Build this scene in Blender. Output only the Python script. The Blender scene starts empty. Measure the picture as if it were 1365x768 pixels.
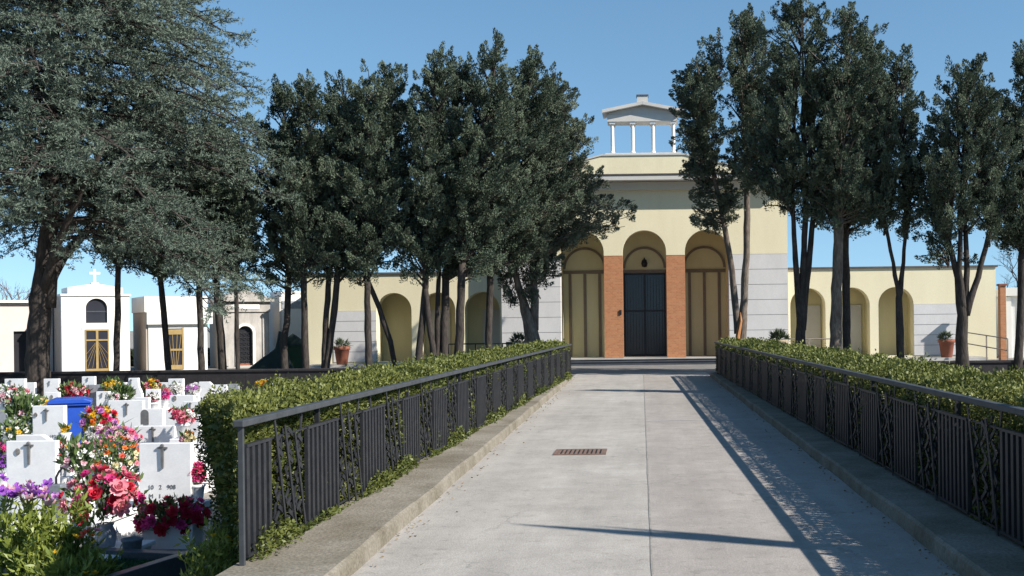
import bpy, math, random
import numpy as np
from mathutils import Vector, Matrix

rng = np.random.default_rng(11)
random.seed(11)
SC = bpy.context.scene
COL = SC.collection
PI = math.pi

# ------------------------------------------------------------------ camera model
F, PX, PY, TH, CH = 1464.0, 857.0, 431.0, 0.012, 1.64

def unroll(px, py):
    dx, dy = px - PX, py - PY
    return dx - TH * dy, dy + TH * dx

def at(px, py, Y):
    """world point seen at a photo pixel, Y metres away"""
    dx, dy = unroll(px, py)
    return Vector((dx * Y / F, Y, CH - dy * Y / F))

def on(px, py, z=0.0):
    """world point seen at a photo pixel on the level z"""
    dx, dy = unroll(px, py)
    Y = (CH - z) * F / dy
    return Vector((dx * Y / F, Y, z))

cam = bpy.data.cameras.new("camera")
cam.sensor_width = 36.0
cam.lens = F / 1365.0 * 36.0
cam.shift_x = (682.5 - PX) / 1365.0
cam.shift_y = (PY - 384.0) / 1365.0
cam.clip_end = 3000
camo = bpy.data.objects.new("camera", cam)
COL.objects.link(camo)
camo.matrix_world = Matrix.Translation((0, 0, CH)) @ Matrix.Rotation(PI / 2, 4, 'X') @ Matrix.Rotation(-TH, 4, 'Z')
SC.camera = camo

# ------------------------------------------------------------------ light
SUN = Vector((0.744, -0.324, 0.588)).normalized()
w = bpy.data.worlds.new("World")
SC.world = w
w.use_nodes = True
nt = w.node_tree
bg = nt.nodes["Background"]
sky = nt.nodes.new("ShaderNodeTexSky")
sky.sky_type = 'NISHITA'
sky.sun_disc = False
sky.sun_elevation = math.asin(SUN.z)
sky.sun_rotation = math.atan2(SUN.x, SUN.y)
sky.air_density = 1.0
sky.dust_density = 0.0
sky.ozone_density = 1.3
sky.altitude = 50
tcw = nt.nodes.new("ShaderNodeTexCoord")
mpw = nt.nodes.new("ShaderNodeMapping")
mpw.inputs['Location'].default_value = (0, 0, 0.13)
nrw = nt.nodes.new("ShaderNodeVectorMath")
nrw.operation = 'NORMALIZE'
nt.links.new(tcw.outputs['Generated'], mpw.inputs[0])
nt.links.new(mpw.outputs[0], nrw.inputs[0])
nt.links.new(nrw.outputs[0], sky.inputs[0])
hsw = nt.nodes.new("ShaderNodeHueSaturation")
hsw.inputs['Hue'].default_value = 0.49
hsw.inputs['Saturation'].default_value = 1.12
nt.links.new(sky.outputs[0], hsw.inputs['Color'])
nt.links.new(hsw.outputs[0], bg.inputs[0])
bg.inputs[1].default_value = 0.105
sl = bpy.data.lights.new("sun", 'SUN')
sl.energy = 5.0
sl.angle = math.radians(0.5)
sl.color = (1.0, 0.945, 0.865)
so = bpy.data.objects.new("sun", sl)
COL.objects.link(so)
so.rotation_euler = SUN.to_track_quat('Z', 'Y').to_euler()
SC.view_settings.view_transform = 'Standard'
SC.view_settings.look = 'None'
SC.view_settings.exposure = 0.72
SC.view_settings.gamma = 1.0
SC.view_settings.use_curve_mapping = False
SC.cycles.use_denoising = True
SC.cycles.max_bounces = 6
SC.cycles.diffuse_bounces = 3
SC.cycles.transparent_max_bounces = 8

# ------------------------------------------------------------------ materials
def _new(name):
    m = bpy.data.materials.new(name)
    m.use_nodes = True
    n = m.node_tree.nodes
    return m, n, m.node_tree.links, n["Principled BSDF"]

def mat(name, a, b=None, scale=4.0, rough=0.8, bump=0.0, bscale=40.0, fine=0.0, spec=0.3, metal=0.0, stretch=(1, 1, 1), lo=0.35, hi=0.65):
    """surface whose colour wanders from a to b with two sizes of noise"""
    m, n, l, p = _new(name)
    b = b or tuple(c * 0.85 for c in a)
    tc = n.new("ShaderNodeTexCoord")
    mp = n.new("ShaderNodeMapping")
    mp.inputs['Scale'].default_value = stretch
    l.new(tc.outputs['Object'], mp.inputs[0])
    no = n.new("ShaderNodeTexNoise")
    no.inputs['Scale'].default_value = scale
    no.inputs['Detail'].default_value = 8
    no.inputs['Roughness'].default_value = 0.65
    l.new(mp.outputs[0], no.inputs['Vector'])
    r = n.new("ShaderNodeValToRGB")
    r.color_ramp.elements[0].position = lo
    r.color_ramp.elements[1].position = hi
    r.color_ramp.elements[0].color = (*a, 1)
    r.color_ramp.elements[1].color = (*b, 1)
    l.new(no.outputs[0], r.inputs[0])
    out = r.outputs[0]
    n2 = n.new("ShaderNodeTexNoise")
    n2.inputs['Scale'].default_value = bscale
    n2.inputs['Detail'].default_value = 5
    l.new(mp.outputs[0], n2.inputs['Vector'])
    if fine:
        mr = n.new("ShaderNodeMapRange")
        mr.inputs[1].default_value = 0.3
        mr.inputs[2].default_value = 0.7
        mr.inputs[3].default_value = 1 - fine
        mr.inputs[4].default_value = 1 + fine
        l.new(n2.outputs[0], mr.inputs[0])
        mx = n.new("ShaderNodeVectorMath")
        mx.operation = 'SCALE'
        l.new(out, mx.inputs[0])
        l.new(mr.outputs[0], mx.inputs['Scale'])
        out = mx.outputs[0]
    l.new(out, p.inputs['Base Color'])
    if bump:
        bp = n.new("ShaderNodeBump")
        bp.inputs['Strength'].default_value = bump
        bp.inputs['Distance'].default_value = 0.02
        l.new(n2.outputs[0], bp.inputs['Height'])
        l.new(bp.outputs[0], p.inputs['Normal'])
    p.inputs['Roughness'].default_value = rough
    p.inputs['Specular IOR Level'].default_value = spec
    p.inputs['Metallic'].default_value = metal
    return m

def leafmat(name, dark, light, rough=0.55, trans=0.2, spec=0.35):
    """leaves: each leaf carries its own tint"""
    m, n, l, p = _new(name)
    at_ = n.new("ShaderNodeAttribute")
    at_.attribute_name = "tint"
    r = n.new("ShaderNodeValToRGB")
    r.color_ramp.elements[0].color = (*dark, 1)
    r.color_ramp.elements[1].color = (*light, 1)
    l.new(at_.outputs['Fac'], r.inputs[0])
    l.new(r.outputs[0], p.inputs['Base Color'])
    p.inputs['Roughness'].default_value = rough
    p.inputs['Specular IOR Level'].default_value = spec
    if trans:
        t = n.new("ShaderNodeBsdfTranslucent")
        l.new(r.outputs[0], t.inputs[0])
        ms = n.new("ShaderNodeMixShader")
        ms.inputs[0].default_value = trans
        l.new(p.outputs[0], ms.inputs[1])
        l.new(t.outputs[0], ms.inputs[2])
        l.new(ms.outputs[0], n["Material Output"].inputs['Surface'])
    return m

def brickmat(name):
    m, n, l, p = _new(name)
    tc = n.new("ShaderNodeTexCoord")
    sx = n.new("ShaderNodeSeparateXYZ")
    l.new(tc.outputs['Object'], sx.inputs[0])
    ad = n.new("ShaderNodeMath")
    ad.operation = 'ADD'
    l.new(sx.outputs[0], ad.inputs[0])
    l.new(sx.outputs[1], ad.inputs[1])
    cx = n.new("ShaderNodeCombineXYZ")
    l.new(ad.outputs[0], cx.inputs[0])
    l.new(sx.outputs[2], cx.inputs[1])
    b = n.new("ShaderNodeTexBrick")
    b.inputs['Scale'].default_value = 1.0
    b.inputs['Brick Width'].default_value = 0.125
    b.inputs['Row Height'].default_value = 0.066
    b.inputs['Mortar Size'].default_value = 0.006
    b.inputs['Color1'].default_value = (0.46, 0.20, 0.086, 1)
    b.inputs['Color2'].default_value = (0.37, 0.145, 0.060, 1)
    b.inputs['Mortar'].default_value = (0.39, 0.225, 0.135, 1)
    l.new(cx.outputs[0], b.inputs['Vector'])
    l.new(b.outputs[0], p.inputs['Base Color'])
    bp = n.new("ShaderNodeBump")
    bp.inputs['Strength'].default_value = 0.5
    bp.inputs['Distance'].default_value = 0.006
    bp.invert = True
    l.new(b.outputs['Fac'], bp.inputs['Height'])
    l.new(bp.outputs[0], p.inputs['Normal'])
    p.inputs['Roughness'].default_value = 0.85
    return m

def pavemat(name, a, b, dark):
    """old concrete: blotches, grit, dark pores, hair cracks"""
    m, n, l, p = _new(name)
    tc = n.new("ShaderNodeTexCoord")
    def noise(scale, detail=6, rough=0.6):
        x = n.new("ShaderNodeTexNoise")
        x.inputs['Scale'].default_value = scale
        x.inputs['Detail'].default_value = detail
        x.inputs['Roughness'].default_value = rough
        l.new(tc.outputs['Object'], x.inputs['Vector'])
        return x
    big, mid, grit = noise(0.35, 8, 0.7), noise(2.6, 8, 0.7), noise(75, 3, 0.6)
    r = n.new("ShaderNodeValToRGB")
    r.color_ramp.elements[0].position = 0.36
    r.color_ramp.elements[1].position = 0.64
    r.color_ramp.elements[0].color = (*a, 1)
    r.color_ramp.elements[1].color = (*b, 1)
    l.new(big.outputs[0], r.inputs[0])
    def mul(col, fac, lo, hi, i0=0.3, i1=0.7):
        mr = n.new("ShaderNodeMapRange")
        mr.inputs[1].default_value, mr.inputs[2].default_value = i0, i1
        mr.inputs[3].default_value, mr.inputs[4].default_value = lo, hi
        l.new(fac, mr.inputs[0])
        v = n.new("ShaderNodeVectorMath")
        v.operation = 'SCALE'
        l.new(col, v.inputs[0])
        l.new(mr.outputs[0], v.inputs['Scale'])
        return v.outputs[0]
    c = mul(r.outputs[0], mid.outputs[0], 0.86, 1.10)
    c = mul(c, grit.outputs[0], 0.83, 1.14)
    mps = n.new("ShaderNodeMapping")
    mps.inputs['Scale'].default_value = (2.4, 0.16, 1)
    l.new(tc.outputs['Object'], mps.inputs[0])
    sn = noise(1.0, 7, 0.65)
    l.new(mps.outputs[0], sn.inputs['Vector'])
    c = mul(c, sn.outputs[0], 0.88, 1.10)
    spots = noise(9.0, 3, 0.5)
    c = mul(c, spots.outputs[0], 0.82, 1.0, 0.28, 0.40)
    # hair cracks: warped cell borders, only here and there
    wv = n.new("ShaderNodeVectorMath")
    wv.operation = 'ADD'
    wn = noise(1.3, 5, 0.7)
    l.new(tc.outputs['Object'], wv.inputs[0])
    l.new(wn.outputs['Color'], wv.inputs[1])
    vo = n.new("ShaderNodeTexVoronoi")
    vo.feature = 'DISTANCE_TO_EDGE'
    vo.inputs['Scale'].default_value = 0.42
    l.new(wv.outputs[0], vo.inputs['Vector'])
    cr = n.new("ShaderNodeMapRange")
    cr.inputs[1].default_value, cr.inputs[2].default_value = 0.002, 0.009
    l.new(vo.outputs[0], cr.inputs[0])
    gate = noise(0.55, 2, 0.5)
    gm = n.new("ShaderNodeMapRange")
    gm.inputs[1].default_value, gm.inputs[2].default_value = 0.46, 0.56
    gm.inputs[3].default_value, gm.inputs[4].default_value = 1.0, 0.0
    l.new(gate.outputs[0], gm.inputs[0])
    mxx = n.new("ShaderNodeMath")
    mxx.operation = 'MAXIMUM'
    l.new(cr.outputs[0], mxx.inputs[0])
    l.new(gm.outputs[0], mxx.inputs[1])
    mix = n.new("ShaderNodeMix")
    mix.data_type = 'RGBA'
    mix.inputs[6].default_value = (*dark, 1)
    l.new(mxx.outputs[0], mix.inputs[0])
    l.new(c, mix.inputs[7])
    l.new(mix.outputs[2], p.inputs['Base Color'])
    bp = n.new("ShaderNodeBump")
    bp.inputs['Strength'].default_value = 0.35
    bp.inputs['Distance'].default_value = 0.012
    l.new(grit.outputs[0], bp.inputs['Height'])
    l.new(bp.outputs[0], p.inputs['Normal'])
    p.inputs['Roughness'].default_value = 0.92
    p.inputs['Specular IOR Level'].default_value = 0.2
    return m

M = {}
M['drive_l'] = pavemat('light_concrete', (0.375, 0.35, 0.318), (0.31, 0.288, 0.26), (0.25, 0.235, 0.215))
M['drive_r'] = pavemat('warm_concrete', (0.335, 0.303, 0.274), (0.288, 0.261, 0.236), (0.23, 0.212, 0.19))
M['kerb'] = mat('mossy_kerb_concrete', (0.235, 0.21, 0.172), (0.135, 0.117, 0.085), scale=1.6, bump=0.5, bscale=38, fine=0.22, rough=0.95)
M['joint'] = mat('joint_filler', (0.20, 0.185, 0.165), (0.30, 0.28, 0.255), scale=3, fine=0.2)
M['ground'] = mat('pale_gravel', (0.30, 0.28, 0.25), (0.19, 0.175, 0.15), scale=1.2, bump=0.6, bscale=30, fine=0.3)
M['plaza'] = mat('plaza_asphalt', (0.21, 0.20, 0.19), (0.14, 0.135, 0.13), scale=1.0, bump=0.3, bscale=60, fine=0.2)
M['soil'] = mat('dry_soil', (0.13, 0.10, 0.07), (0.07, 0.055, 0.035), scale=3, bump=0.6, bscale=25, fine=0.3)
M['yellow'] = mat('cream_yellow_plaster', (0.75, 0.68, 0.475), (0.67, 0.60, 0.41), scale=0.9, bump=0.1, bscale=45, fine=0.05, stretch=(1, 1, 0.3), lo=0.3, hi=0.72)
M['yellowshade'] = mat('shaded_yellow_plaster', (0.67, 0.585, 0.34), (0.59, 0.51, 0.29), stretch=(1, 1, 0.35), scale=0.9, bump=0.08, bscale=60, fine=0.03)  # facade yellow again, with the shade of porch and niches put into its colour
M['greyclad'] = mat('pale_grey_cladding', (0.60, 0.585, 0.57), (0.535, 0.52, 0.51), scale=1.1, fine=0.05, stretch=(1, 1, 0.4), rough=0.7)
M['greyjoint'] = mat('grey_joint', (0.22, 0.22, 0.225), (0.18, 0.18, 0.185))
M['greystone'] = mat('grey_cornice_plaster', (0.56, 0.54, 0.50), (0.50, 0.48, 0.445), scale=1.2, fine=0.05)
M['frieze'] = mat('frieze_plaster', (0.60, 0.55, 0.44), (0.55, 0.50, 0.40), scale=0.9, fine=0.03)
M['brownframe'] = mat('brown_grey_frame', (0.22, 0.165, 0.115), (0.18, 0.135, 0.095), rough=0.6)
M['roofedge'] = mat('dark_roof_edging', (0.12, 0.10, 0.09), (0.08, 0.07, 0.06))
M['step'] = mat('dark_step_stone', (0.075, 0.08, 0.095), (0.05, 0.055, 0.065), scale=2, fine=0.1, rough=0.5)
M['nosing'] = mat('pale_step_stone', (0.45, 0.43, 0.40), (0.36, 0.345, 0.32), scale=2, fine=0.08)
M['brick'] = brickmat('orange_brick')
M['iron'] = mat('anthracite_paint', (0.016, 0.017, 0.021), (0.027, 0.028, 0.031), scale=8, rough=0.5, spec=0.35, fine=0.12)
M['railtop'] = mat('weathered_handrail_paint', (0.058, 0.063, 0.070), (0.040, 0.044, 0.048), scale=5, rough=0.55, spec=0.3, fine=0.12)
M['doormetal'] = mat('black_door_metal', (0.014, 0.014, 0.018), (0.02, 0.02, 0.024), rough=0.4)
m_, n_, l_, p_ = _new('dark_glass')
p_.inputs['Base Color'].default_value = (0.03, 0.03, 0.04, 1)
p_.inputs['Roughness'].default_value = 0.12
p_.inputs['Specular IOR Level'].default_value = 0.4
M['glass'] = m_
M['marble'] = mat('white_marble', (0.80, 0.79, 0.775), (0.70, 0.69, 0.685), scale=2.2, fine=0.03, rough=0.45, stretch=(1, 1, 2.2))
M['tomb'] = mat('grey_white_marble', (0.74, 0.73, 0.72), (0.64, 0.635, 0.635), scale=3, fine=0.04, rough=0.4, stretch=(1, 1, 2))
M['greymarble'] = mat('veined_grey_marble', (0.34, 0.35, 0.37), (0.22, 0.23, 0.25), scale=5, fine=0.08, rough=0.4)
M['granite'] = mat('dark_granite', (0.07, 0.075, 0.085), (0.10, 0.105, 0.115), scale=20, fine=0.25, bscale=120, rough=0.35)
M['chapelwhite'] = mat('white_chapel_marble', (0.80, 0.785, 0.745), (0.73, 0.715, 0.675), scale=0.9, fine=0.02, rough=0.6)
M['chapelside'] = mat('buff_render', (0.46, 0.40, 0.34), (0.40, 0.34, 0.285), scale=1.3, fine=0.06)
M['chapelgrey'] = mat('weathered_travertine', (0.50, 0.47, 0.43), (0.30, 0.28, 0.255), scale=1.6, fine=0.08, stretch=(1.6, 1.6, 0.6))
M['pinkish'] = mat('pinkish_render', (0.62, 0.545, 0.50), (0.54, 0.475, 0.44), scale=0.9, fine=0.04)
M['gold'] = mat('gilded_metal', (0.46, 0.33, 0.15), (0.36, 0.25, 0.10), rough=0.4, metal=0.3)
M['bronze'] = mat('grey_bronze', (0.20, 0.195, 0.19), (0.14, 0.135, 0.13), scale=20, rough=0.5, metal=0.3)
M['lettering'] = mat('dark_lettering', (0.10, 0.10, 0.105), (0.14, 0.14, 0.145))
M['lava'] = mat('dark_lava_stone', (0.030, 0.026, 0.027), (0.020, 0.018, 0.019), scale=4, fine=0.2, bump=0.2, bscale=20)
M['bark'] = mat('grey_brown_bark', (0.062, 0.051, 0.044), (0.026, 0.021, 0.018), scale=7, bump=0.9, bscale=22, fine=0.35, stretch=(1, 1, 0.3), rough=0.95)
M['palebark'] = mat('pale_peeling_bark', (0.17, 0.14, 0.115), (0.075, 0.06, 0.048), scale=6, bump=0.8, bscale=22, fine=0.3, stretch=(1, 1, 0.3), rough=0.95)
M['splitwood'] = mat('raw_split_wood', (0.42, 0.19, 0.07), (0.26, 0.11, 0.045), scale=5, stretch=(1, 1, 0.25), bump=0.5, bscale=20)
M['twig'] = mat('bare_twig', (0.16, 0.125, 0.115), (0.12, 0.095, 0.085))
M['cyp'] = leafmat('cypress_leaf', (0.034, 0.053, 0.036), (0.17, 0.205, 0.135), rough=0.7, trans=0.12, spec=0.2)
M['cypgrey'] = leafmat('grey_cypress_leaf', (0.044, 0.062, 0.043), (0.20, 0.225, 0.155), rough=0.7, trans=0.12, spec=0.2)
M['cedar'] = leafmat('blue_cedar_needle', (0.042, 0.064, 0.046), (0.165, 0.205, 0.155), rough=0.65, trans=0.15, spec=0.25)
M['hedge'] = leafmat('hedge_leaf', (0.036, 0.058, 0.014), (0.205, 0.215, 0.05), rough=0.5, trans=0.18, spec=0.3)
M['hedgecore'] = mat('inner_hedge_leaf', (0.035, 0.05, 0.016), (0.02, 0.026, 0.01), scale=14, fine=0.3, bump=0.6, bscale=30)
M['lush'] = leafmat('lush_leaf', (0.065, 0.12, 0.022), (0.30, 0.34, 0.07), rough=0.4, trans=0.3, spec=0.4)
M['stemgreen'] = leafmat('bouquet_leaf', (0.035, 0.075, 0.025), (0.16, 0.22, 0.075), rough=0.5, trans=0.25, spec=0.35)
M['palm'] = leafmat('fan_palm_leaf', (0.045, 0.065, 0.035), (0.12, 0.15, 0.085), rough=0.5, trans=0.15)
M['terracotta'] = mat('terracotta', (0.26, 0.095, 0.058), (0.20, 0.07, 0.043), scale=4, fine=0.1)
M['urnstone'] = mat('tan_planter_stone', (0.34, 0.28, 0.19), (0.26, 0.21, 0.14), scale=4, fine=0.1)
M['blue'] = mat('blue_plastic', (0.018, 0.075, 0.42), (0.014, 0.06, 0.35), rough=0.4, spec=0.45)
M['green'] = mat('green_plastic', (0.025, 0.06, 0.022), (0.02, 0.05, 0.018), rough=0.5)
M['tarp'] = mat('dark_green_tarpaulin', (0.02, 0.035, 0.03), (0.03, 0.045, 0.04), rough=0.6, bump=0.3, bscale=8)
M['rubber'] = mat('black_rubber', (0.02, 0.02, 0.02))
M['vase'] = mat('blue_grey_vase', (0.34, 0.37, 0.40), (0.24, 0.27, 0.30), scale=6, rough=0.35, fine=0.1)
M['bluegrey'] = mat('blue_grey_stone', (0.13, 0.145, 0.17), (0.19, 0.205, 0.225), scale=9, fine=0.12, rough=0.6)
M['turf'] = leafmat('green_turf', (0.02, 0.075, 0.025), (0.055, 0.14, 0.045), rough=0.8, trans=0.1)
M['rust'] = mat('rusty_iron', (0.19, 0.125, 0.10), (0.13, 0.085, 0.07), scale=18, fine=0.3, rough=0.9)
M['palerail'] = mat('dull_steel_rail', (0.32, 0.27, 0.22), (0.24, 0.20, 0.165), rough=0.5, metal=0.2)
M['photo'] = mat('sepia_enamel', (0.10, 0.09, 0.085), (0.30, 0.28, 0.26), scale=30)
M['shrubdark'] = leafmat('dark_hedge_leaf', (0.012, 0.02, 0.010), (0.035, 0.045, 0.02), trans=0.1)

FLC = dict(red=(0.62, 0.03, 0.06), crimson=(0.52, 0.02, 0.06), pink=(0.78, 0.15, 0.25), rose=(0.84, 0.32, 0.38), pale=(0.85, 0.50, 0.56),
           hot=(0.74, 0.07, 0.28), white=(0.85, 0.83, 0.80), yellow=(0.80, 0.50, 0.04), orange=(0.80, 0.20, 0.03), violet=(0.33, 0.10, 0.50),
           lilac=(0.62, 0.27, 0.60), coral=(0.80, 0.14, 0.09), cream=(0.80, 0.70, 0.42))
for k, c in FLC.items():
    M['fl_' + k] = leafmat('petal_' + k, tuple(x * 0.72 for x in c), c, rough=0.6, trans=0.3, spec=0.2)

# ------------------------------------------------------------------ objects
def tag(o, label=None, cat=None, group=None, kind=None):
    if label: o['label'] = label
    if cat: o['category'] = cat
    if group: o['group'] = group
    if kind: o['kind'] = kind
    return o

def thing(name, label, cat, loc=(0, 0, 0), rotz=0.0, group=None):
    o = bpy.data.objects.new(name, None)
    COL.objects.link(o)
    o.empty_display_size = 0.1
    o.location = loc
    o.rotation_euler = (0, 0, rotz)
    return tag(o, label, cat, group)

def link(name, me, material, parent=None, loc=None):
    o = bpy.data.objects.new(name, me)
    COL.objects.link(o)
    if material is not None and not me.materials:
        me.materials.append(material)
    if parent is not None: o.parent = parent
    if loc is not None: o.location = loc
    return o

def mesh_np(name, V, Q, tint=None):
    """mesh from arrays: V (n,3), Q (m,k) faces all of k corners"""
    me = bpy.data.meshes.new(name)
    V = np.asarray(V, np.float32); Q = np.asarray(Q, np.int32)
    k = Q.shape[1]
    me.vertices.add(len(V)); me.vertices.foreach_set('co', V.ravel())
    me.loops.add(Q.size); me.loops.foreach_set('vertex_index', Q.ravel())
    me.polygons.add(len(Q))
    me.polygons.foreach_set('loop_start', np.arange(0, Q.size, k, dtype=np.int32))
    me.polygons.foreach_set('loop_total', np.full(len(Q), k, np.int32))
    if tint is not None:
        a = me.attributes.new('tint', 'FLOAT', 'FACE')
        a.data.foreach_set('value', np.clip(tint, 0, 1).astype(np.float32))
    me.update(calc_edges=True)
    return me

def unit(v):
    return v / np.maximum(np.linalg.norm(v, axis=-1, keepdims=True), 1e-9)

def blades(C, D, L, W, tint, fold=0.25, wide=0.45):
    """leaf-shaped quads from base points C along D"""
    N = len(C)
    D = unit(D)
    S = unit(np.cross(D, rng.normal(size=(N, 3))))
    U = np.cross(S, D)
    L = np.broadcast_to(L, (N,))[:, None]; W = np.broadcast_to(W, (N,))[:, None]
    V = np.empty((N, 4, 3))
    V[:, 0] = C
    V[:, 1] = C + D * L * wide + S * W * 0.5 + U * W * fold
    V[:, 2] = C + D * L
    V[:, 3] = C + D * L * wide - S * W * 0.5 + U * W * fold
    Q = np.arange(N * 4).reshape(N, 4)
    return V.reshape(-1, 3), Q, np.broadcast_to(tint, (N,))

class MB:
    """collects solids, links them as one mesh object"""
    def __init__(s): s.v = []; s.f = []
    def add(s, vs, fs):
        o = len(s.v); s.v += [tuple(p) for p in vs]; s.f += [tuple(i + o for i in f) for f in fs]; return s
    def box(s, x0, x1, y0, y1, z0, z1):
        vs = [(x, y, z) for z in (z0, z1) for y in (y0, y1) for x in (x0, x1)]
        return s.add(vs, [(0, 2, 3, 1), (4, 5, 7, 6), (0, 1, 5, 4), (2, 6, 7, 3), (0, 4, 6, 2), (1, 3, 7, 5)])
    def bar(s, a, b, w, d):
        """flat bar from a to b, w across the y-z plane, d across x (for fences: x is depth)"""
        a, b = Vector(a), Vector(b)
        t = (b - a).normalized()
        n = Vector((1, 0, 0)); u = t.cross(n).normalized()
        vs = []
        for p in (a, b):
            for i, j in ((-1, -1), (1, -1), (1, 1), (-1, 1)):
                vs.append(p + u * (w / 2 * i) + n * (d / 2 * j))
        return s.add(vs, [(0, 1, 2, 3), (7, 6, 5, 4), (0, 4, 5, 1), (1, 5, 6, 2), (2, 6, 7, 3), (3, 7, 4, 0)])
    def tube(s, pts, rad, n=8, caps=True, lump=0.0):
        pts = [Vector(p) for p in pts]
        rings = []
        ref = Vector((0.31, 0.95, 0.05))
        for i, p in enumerate(pts):
            t = (pts[min(i + 1, len(pts) - 1)] - pts[max(i - 1, 0)]).normalized()
            u = t.cross(ref)
            if u.length < 1e-3: u = t.cross(Vector((1, 0, 0)))
            u.normalize(); v = t.cross(u)
            r = rad[i] if hasattr(rad, '__len__') else rad
            ring = []
            for k in range(n):
                a = 2 * PI * k / n
                rr = r * (1 + lump * (random.random() - 0.5))
                ring.append(p + (u * math.cos(a) + v * math.sin(a)) * rr)
            rings.append(ring)
        vs = [q for r in rings for q in r]
        fs = []
        for i in range(len(rings) - 1):
            for k in range(n):
                fs.append((i * n + k, i * n + (k + 1) % n, (i + 1) * n + (k + 1) % n, (i + 1) * n + k))
        if caps:
            fs.append(tuple(range(n - 1, -1, -1))); fs.append(tuple(len(vs) - n + k for k in range(n)))
        return s.add(vs, fs)
    def lathe(s, prof, n=20, c=(0, 0, 0)):
        vs = []; fs = []
        for r, z in prof:
            for k in range(n):
                a = 2 * PI * k / n
                vs.append((c[0] + r * math.cos(a), c[1] + r * math.sin(a), c[2] + z))
        for i in range(len(prof) - 1):
            for k in range(n):
                fs.append((i * n + k, i * n + (k + 1) % n, (i + 1) * n + (k + 1) % n, (i + 1) * n + k))
        fs.append(tuple(range(n - 1, -1, -1))); fs.append(tuple(len(vs) - n + k for k in range(n)))
        return s.add(vs, fs)
    def prism(s, poly, y0, y1):
        """polygon of (x,z) run from y0 to y1"""
        n = len(poly)
        vs = [(x, y0, z) for x, z in poly] + [(x, y1, z) for x, z in poly]
        fs = [tuple(range(n)), tuple(range(2 * n - 1, n - 1, -1))]
        fs += [(i, i + n, (i + 1) % n + n, (i + 1) % n) for i in range(n)]
        return s.add(vs, fs)
    def build(s, name, material, parent=None, smooth=False, bevel=0.0, loc=None):
        me = bpy.data.meshes.new(name)
        me.from_pydata(s.v, [], s.f)
        me.update()
        import bmesh
        bm = bmesh.new(); bm.from_mesh(me)
        bmesh.ops.recalc_face_normals(bm, faces=bm.faces)
        bm.to_mesh(me); bm.free()
        if smooth:
            me.polygons.foreach_set('use_smooth', [True] * len(me.polygons))
        o = link(name, me, material, parent, loc)
        if bevel:
            b = o.modifiers.new('bevel', 'BEVEL'); b.width = bevel; b.segments = 2; b.limit_method = 'ANGLE'
        return o

def archwall(mb, x0, x1, z0, z1, ops, y0, y1, seg=18):
    """wall from x0..x1, z0..z1 with openings (cx, halfwidth, sill, spring); faces at y0 (front) and y1 (back), reveals between"""
    ops = sorted(ops)
    def q(a, b, c, d): mb.add([a, b, c, d], [(0, 1, 2, 3)])
    def both(xa, xb, za, zb, zc=None, zd=None):
        # quad strip xa..xb from (za at xa, zb at xb) up to z1
        for y in (y0, y1):
            q((xa, y, za), (xb, y, zb), (xb, y, z1), (xa, y, z1))
    cur = x0
    for cx, h, sill, spr in ops:
        both(cur, cx - h, z0, z0)
        if sill > z0:
            for y in (y0, y1):
                q((cx - h, y, z0), (cx + h, y, z0), (cx + h, y, sill), (cx - h, y, sill))
            q((cx - h, y0, sill), (cx + h, y0, sill), (cx + h, y1, sill), (cx - h, y1, sill))
        pts = [(cx - h * math.cos(PI * k / seg), spr + h * math.sin(PI * k / seg)) for k in range(seg + 1)]
        for (xa, za), (xb, zb) in zip(pts, pts[1:]):
            both(xa, xb, za, zb)
            q((xa, y0, za), (xb, y0, zb), (xb, y1, zb), (xa, y1, za))
        lo = max(sill, z0)
        if spr > lo:
            for x in (cx - h, cx + h):
                q((x, y0, lo), (x, y1, lo), (x, y1, spr), (x, y0, spr))
        cur = cx + h
    both(cur, x1, z0, z0)
    for x in (x0, x1):
        q((x, y0, z0), (x, y1, z0), (x, y1, z1), (x, y0, z1))
    q((x0, y0, z1), (x1, y0, z1), (x1, y1, z1), (x0, y1, z1))
    return mb

def archband(mb, cx, spr, r0, r1, y0, y1, seg=20):
    """half-ring band"""
    for k in range(seg):
        a, b = PI * k / seg, PI * (k + 1) / seg
        P = lambda r, t, y: (cx - r * math.cos(t), y, spr + r * math.sin(t))
        vs = [P(r0, a, y0), P(r0, b, y0), P(r1, b, y0), P(r1, a, y0), P(r0, a, y1), P(r0, b, y1), P(r1, b, y1), P(r1, a, y1)]
        mb.add(vs, [(0, 1, 2, 3), (4, 7, 6, 5), (0, 4, 5, 1), (3, 2, 6, 7)])
    return mb

def archpanel(mb, cx, h, z0, spr, y0, y1, seg=18):
    poly = [(cx - h, z0)] + [(cx - h * math.cos(PI * k / seg), spr + h * math.sin(PI * k / seg)) for k in range(seg + 1)] + [(cx + h, z0)]
    return mb.prism(poly, y0, y1)

def struct(name, mb, m, **k):
    o = mb.build(name, m, **k); o['kind'] = 'structure'; return o

# ------------------------------------------------------------------ setting
GZ = -0.56
Lr0, Lr1 = on(321, 561, 1.05), on(757, 459.5, 1.05)        # left handrail, near and far end
Rr0, Rr1 = on(1365, 546, 1.05), on(963, 458, 1.05)
Lk0, Lk1 = on(468, 768), on(770, 499)                       # foot of the kerbs
Rk0, Rk1 = on(1281, 768), on(941, 498)
def lerp_y(a, b, Y):
    t = (Y - a.y) / (b.y - a.y); return a.x + (b.x - a.x) * t
FAR = 36.4
def sheet(xs, z):
    """strip between two lines: list of (y, xl, xr)"""
    mb = MB()
    vs = []
    for y, a, b in xs: vs += [(a, y, z), (b, y, z)]
    return mb.add(vs, [(2 * i, 2 * i + 1, 2 * i + 3, 2 * i + 2) for i in range(len(xs) - 1)])
g = MB(); g.add([(-900, -300, GZ), (900, -300, GZ), (900, 1500, GZ), (-900, 1500, GZ)], [(0, 1, 2, 3)])
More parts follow.
